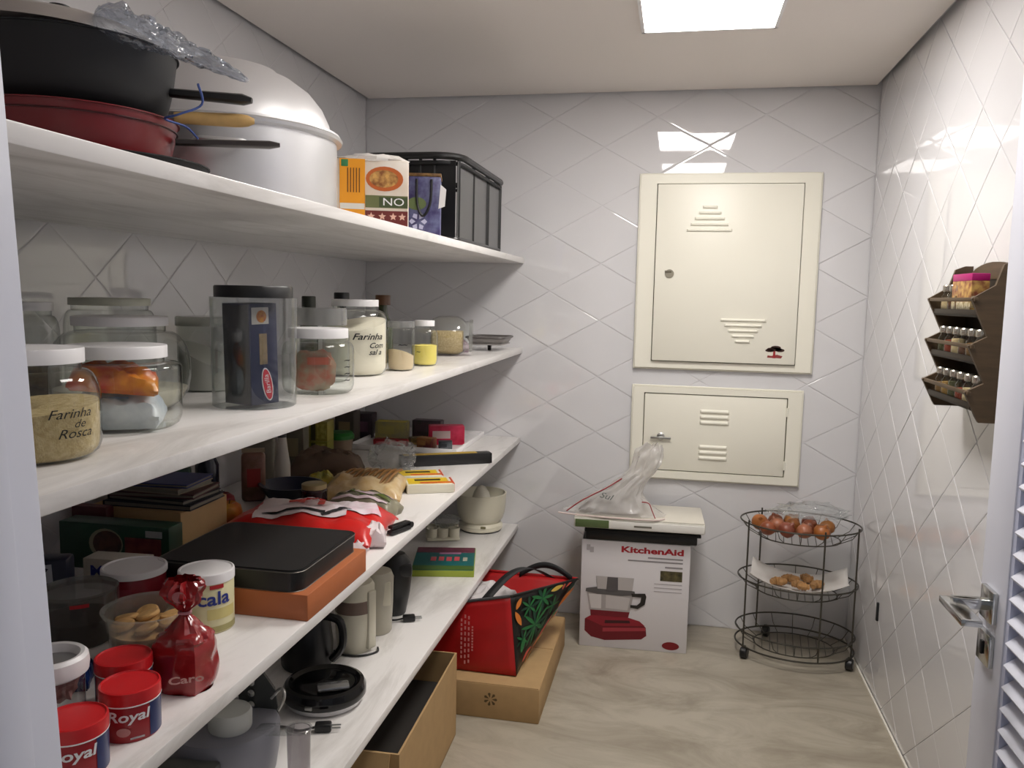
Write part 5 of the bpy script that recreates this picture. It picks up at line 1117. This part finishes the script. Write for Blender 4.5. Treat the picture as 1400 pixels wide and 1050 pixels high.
# black kettle-like appliance and the round grill
ka = thing('black_kettle', 'black appliance with a curved grip behind the round grill', 'appliance', (-1.050, 2.215, S4))
obj('body', MB().lathe([(0, 0), (.070, 0), (.075, .008), (.078, .07), (.070, .13), (.055, .17), (0, .178)], 36), M_BLACK, ka); obj('grip', MB().tube(smooth_path([(.060, -.01, .160), (.115, -.02, .150), (.122, -.02, .080), (.085, -.01, .030)]), .012, 8), M_BLACK, ka)
obj('knob', MB().lathe([(.010, .176), (.010, .188), (.018, .194), (.016, .204), (0, .206)], 18), M_BLACKG, ka)
gr = thing('round_grill', 'glossy black round grill lid on a white base', 'grill', (-.905, 2.018, S4))
obj('base', MB().lathe([(0, 0), (.090, 0), (.098, .004), (.100, .022)], 44), M_WHITE, gr)
obj('lid', MB().lathe([(.108, .020), (.112, .026), (.112, .044), (.106, .056), (.096, .060), (.088, .055), (.080, .052), (.06, .056), (0, .062)], 48), M_BLACKG, gr)
obj('lid_handle', MB().box((.040, -.035, .062), (.085, .040, .012), rz=.5, bev=.005), mat('grill_chrome', 'a5a5a5', rough=.2, metal=.8), gr); obj('tab', MB().box((.005, -.110, .034), (.020, .012, .010), bev=.002), M_STEEL, gr)
# juice extractor in the foreground
jx = thing('juice_extractor', 'grey juice extractor with a white cap and a clear spout, in front', 'juicer', (-.985, 1.650, S4))
M_GREYP = mat('grey_plastic_body', '84848c', rough=.4)
obj('body', MB().lathe([(0, 0), (.105, 0), (.112, .008), (.120, .06), (.122, .110), (.116, .122), (.08, .130), (0, .132)], 48), M_GREYP, jx)
obj('cap', MB().lathe([(.046, .128), (.048, .134), (.048, .165), (.044, .172), (0, .174)], 32, c=(.030, -.030, 0)), mat('cap_pale', 'c9cbc6', rough=.4), jx)
fin = MB().prism([(.0, .11), (.08, .11), (.072, .17), (.045, .215), (.01, .232), (-.02, .220), (-.01, .16)], -.008, .008); fin.xf(Matrix.Translation((.015, .055, 0)) @ Matrix.Rotation(radians(25), 4, 'Z') @ Matrix.Rotation(pi/2, 4, 'X')); obj('fin', fin, mat('fin_dark', '3a3c3a', rough=.45), jx)
for zz_ in (.150, .178, .204): obj('stud', MB().lathe([(0, -.006), (.008, -.004), (.009, .004), (0, .007)], 14).xf(Matrix.Translation((.045, .040, zz_)) @ Matrix.Rotation(pi/2, 4, 'X')), M_CHROME, jx)
obj('clip_loop', MB().tube(smooth_path([(.075, .075, .150), (.098, .080, .175), (.112, .070, .160), (.100, .062, .130)]), .004, 6), M_STEEL, jx)
obj('spout_arm', MB().box((.125, -.006, .122), (.085, .040, .012), rz=.25, bev=.003), M_PLAST, jx)
obj('spout', MB().lathe([(.025, .012), (.027, .124)], 28, c=(.178, .008, 0), cap0=False, cap1=False), glass('spout_plastic', 'd3d0d2', rough=.12, haze=.25, hazecol='b0acb0'), jx)
obj('spout_rim', MB().tube(ring(.0275, .0275, .124, 24, 0, (.178, .008)), .003, 6, closed=True), M_PLAST, jx)
obj('side_bin', MB().box((-.02, -.150, .050), (.16, .07, .10), rz=.1, bev=.012), mat('bin_grey', '5a5c58', rough=.45), jx)

# more packets in the shade at the back of the packet shelf
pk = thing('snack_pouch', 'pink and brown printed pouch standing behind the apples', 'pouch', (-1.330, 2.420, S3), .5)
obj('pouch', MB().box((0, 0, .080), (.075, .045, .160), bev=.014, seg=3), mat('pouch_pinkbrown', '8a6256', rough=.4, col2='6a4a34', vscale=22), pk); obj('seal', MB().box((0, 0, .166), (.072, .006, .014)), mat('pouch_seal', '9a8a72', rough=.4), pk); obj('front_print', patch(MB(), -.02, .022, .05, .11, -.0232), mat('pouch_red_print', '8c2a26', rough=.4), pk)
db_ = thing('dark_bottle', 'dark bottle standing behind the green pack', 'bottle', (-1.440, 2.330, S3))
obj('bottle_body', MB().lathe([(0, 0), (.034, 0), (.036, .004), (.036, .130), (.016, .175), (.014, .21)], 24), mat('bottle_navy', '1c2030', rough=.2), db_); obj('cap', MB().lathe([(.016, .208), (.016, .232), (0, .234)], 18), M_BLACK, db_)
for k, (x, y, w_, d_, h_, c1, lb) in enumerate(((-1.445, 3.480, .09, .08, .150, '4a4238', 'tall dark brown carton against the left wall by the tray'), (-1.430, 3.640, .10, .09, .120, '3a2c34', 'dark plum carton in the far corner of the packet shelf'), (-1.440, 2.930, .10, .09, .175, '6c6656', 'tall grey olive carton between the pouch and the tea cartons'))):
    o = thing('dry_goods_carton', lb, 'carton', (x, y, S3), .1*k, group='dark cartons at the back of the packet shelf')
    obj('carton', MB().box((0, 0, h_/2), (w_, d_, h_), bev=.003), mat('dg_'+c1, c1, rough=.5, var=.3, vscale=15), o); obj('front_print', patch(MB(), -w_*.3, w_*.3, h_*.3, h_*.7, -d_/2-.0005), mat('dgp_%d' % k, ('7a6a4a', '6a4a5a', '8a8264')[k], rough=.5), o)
mr_ = thing('maroon_box', 'dark maroon box behind the green box at the far left', 'box', (-1.440, 1.800, S3), 0)
obj('carton', MB().box((-.01, .02, .062), (.10, .03, .124), bev=.002), mat('maroon_card', '4a1216', rough=.45), mr_); obj('top_print', MB().box((-.01, .02, .1245), (.09, .024, .001)), mat('maroon_top', '5e2022', rough=.45), mr_)
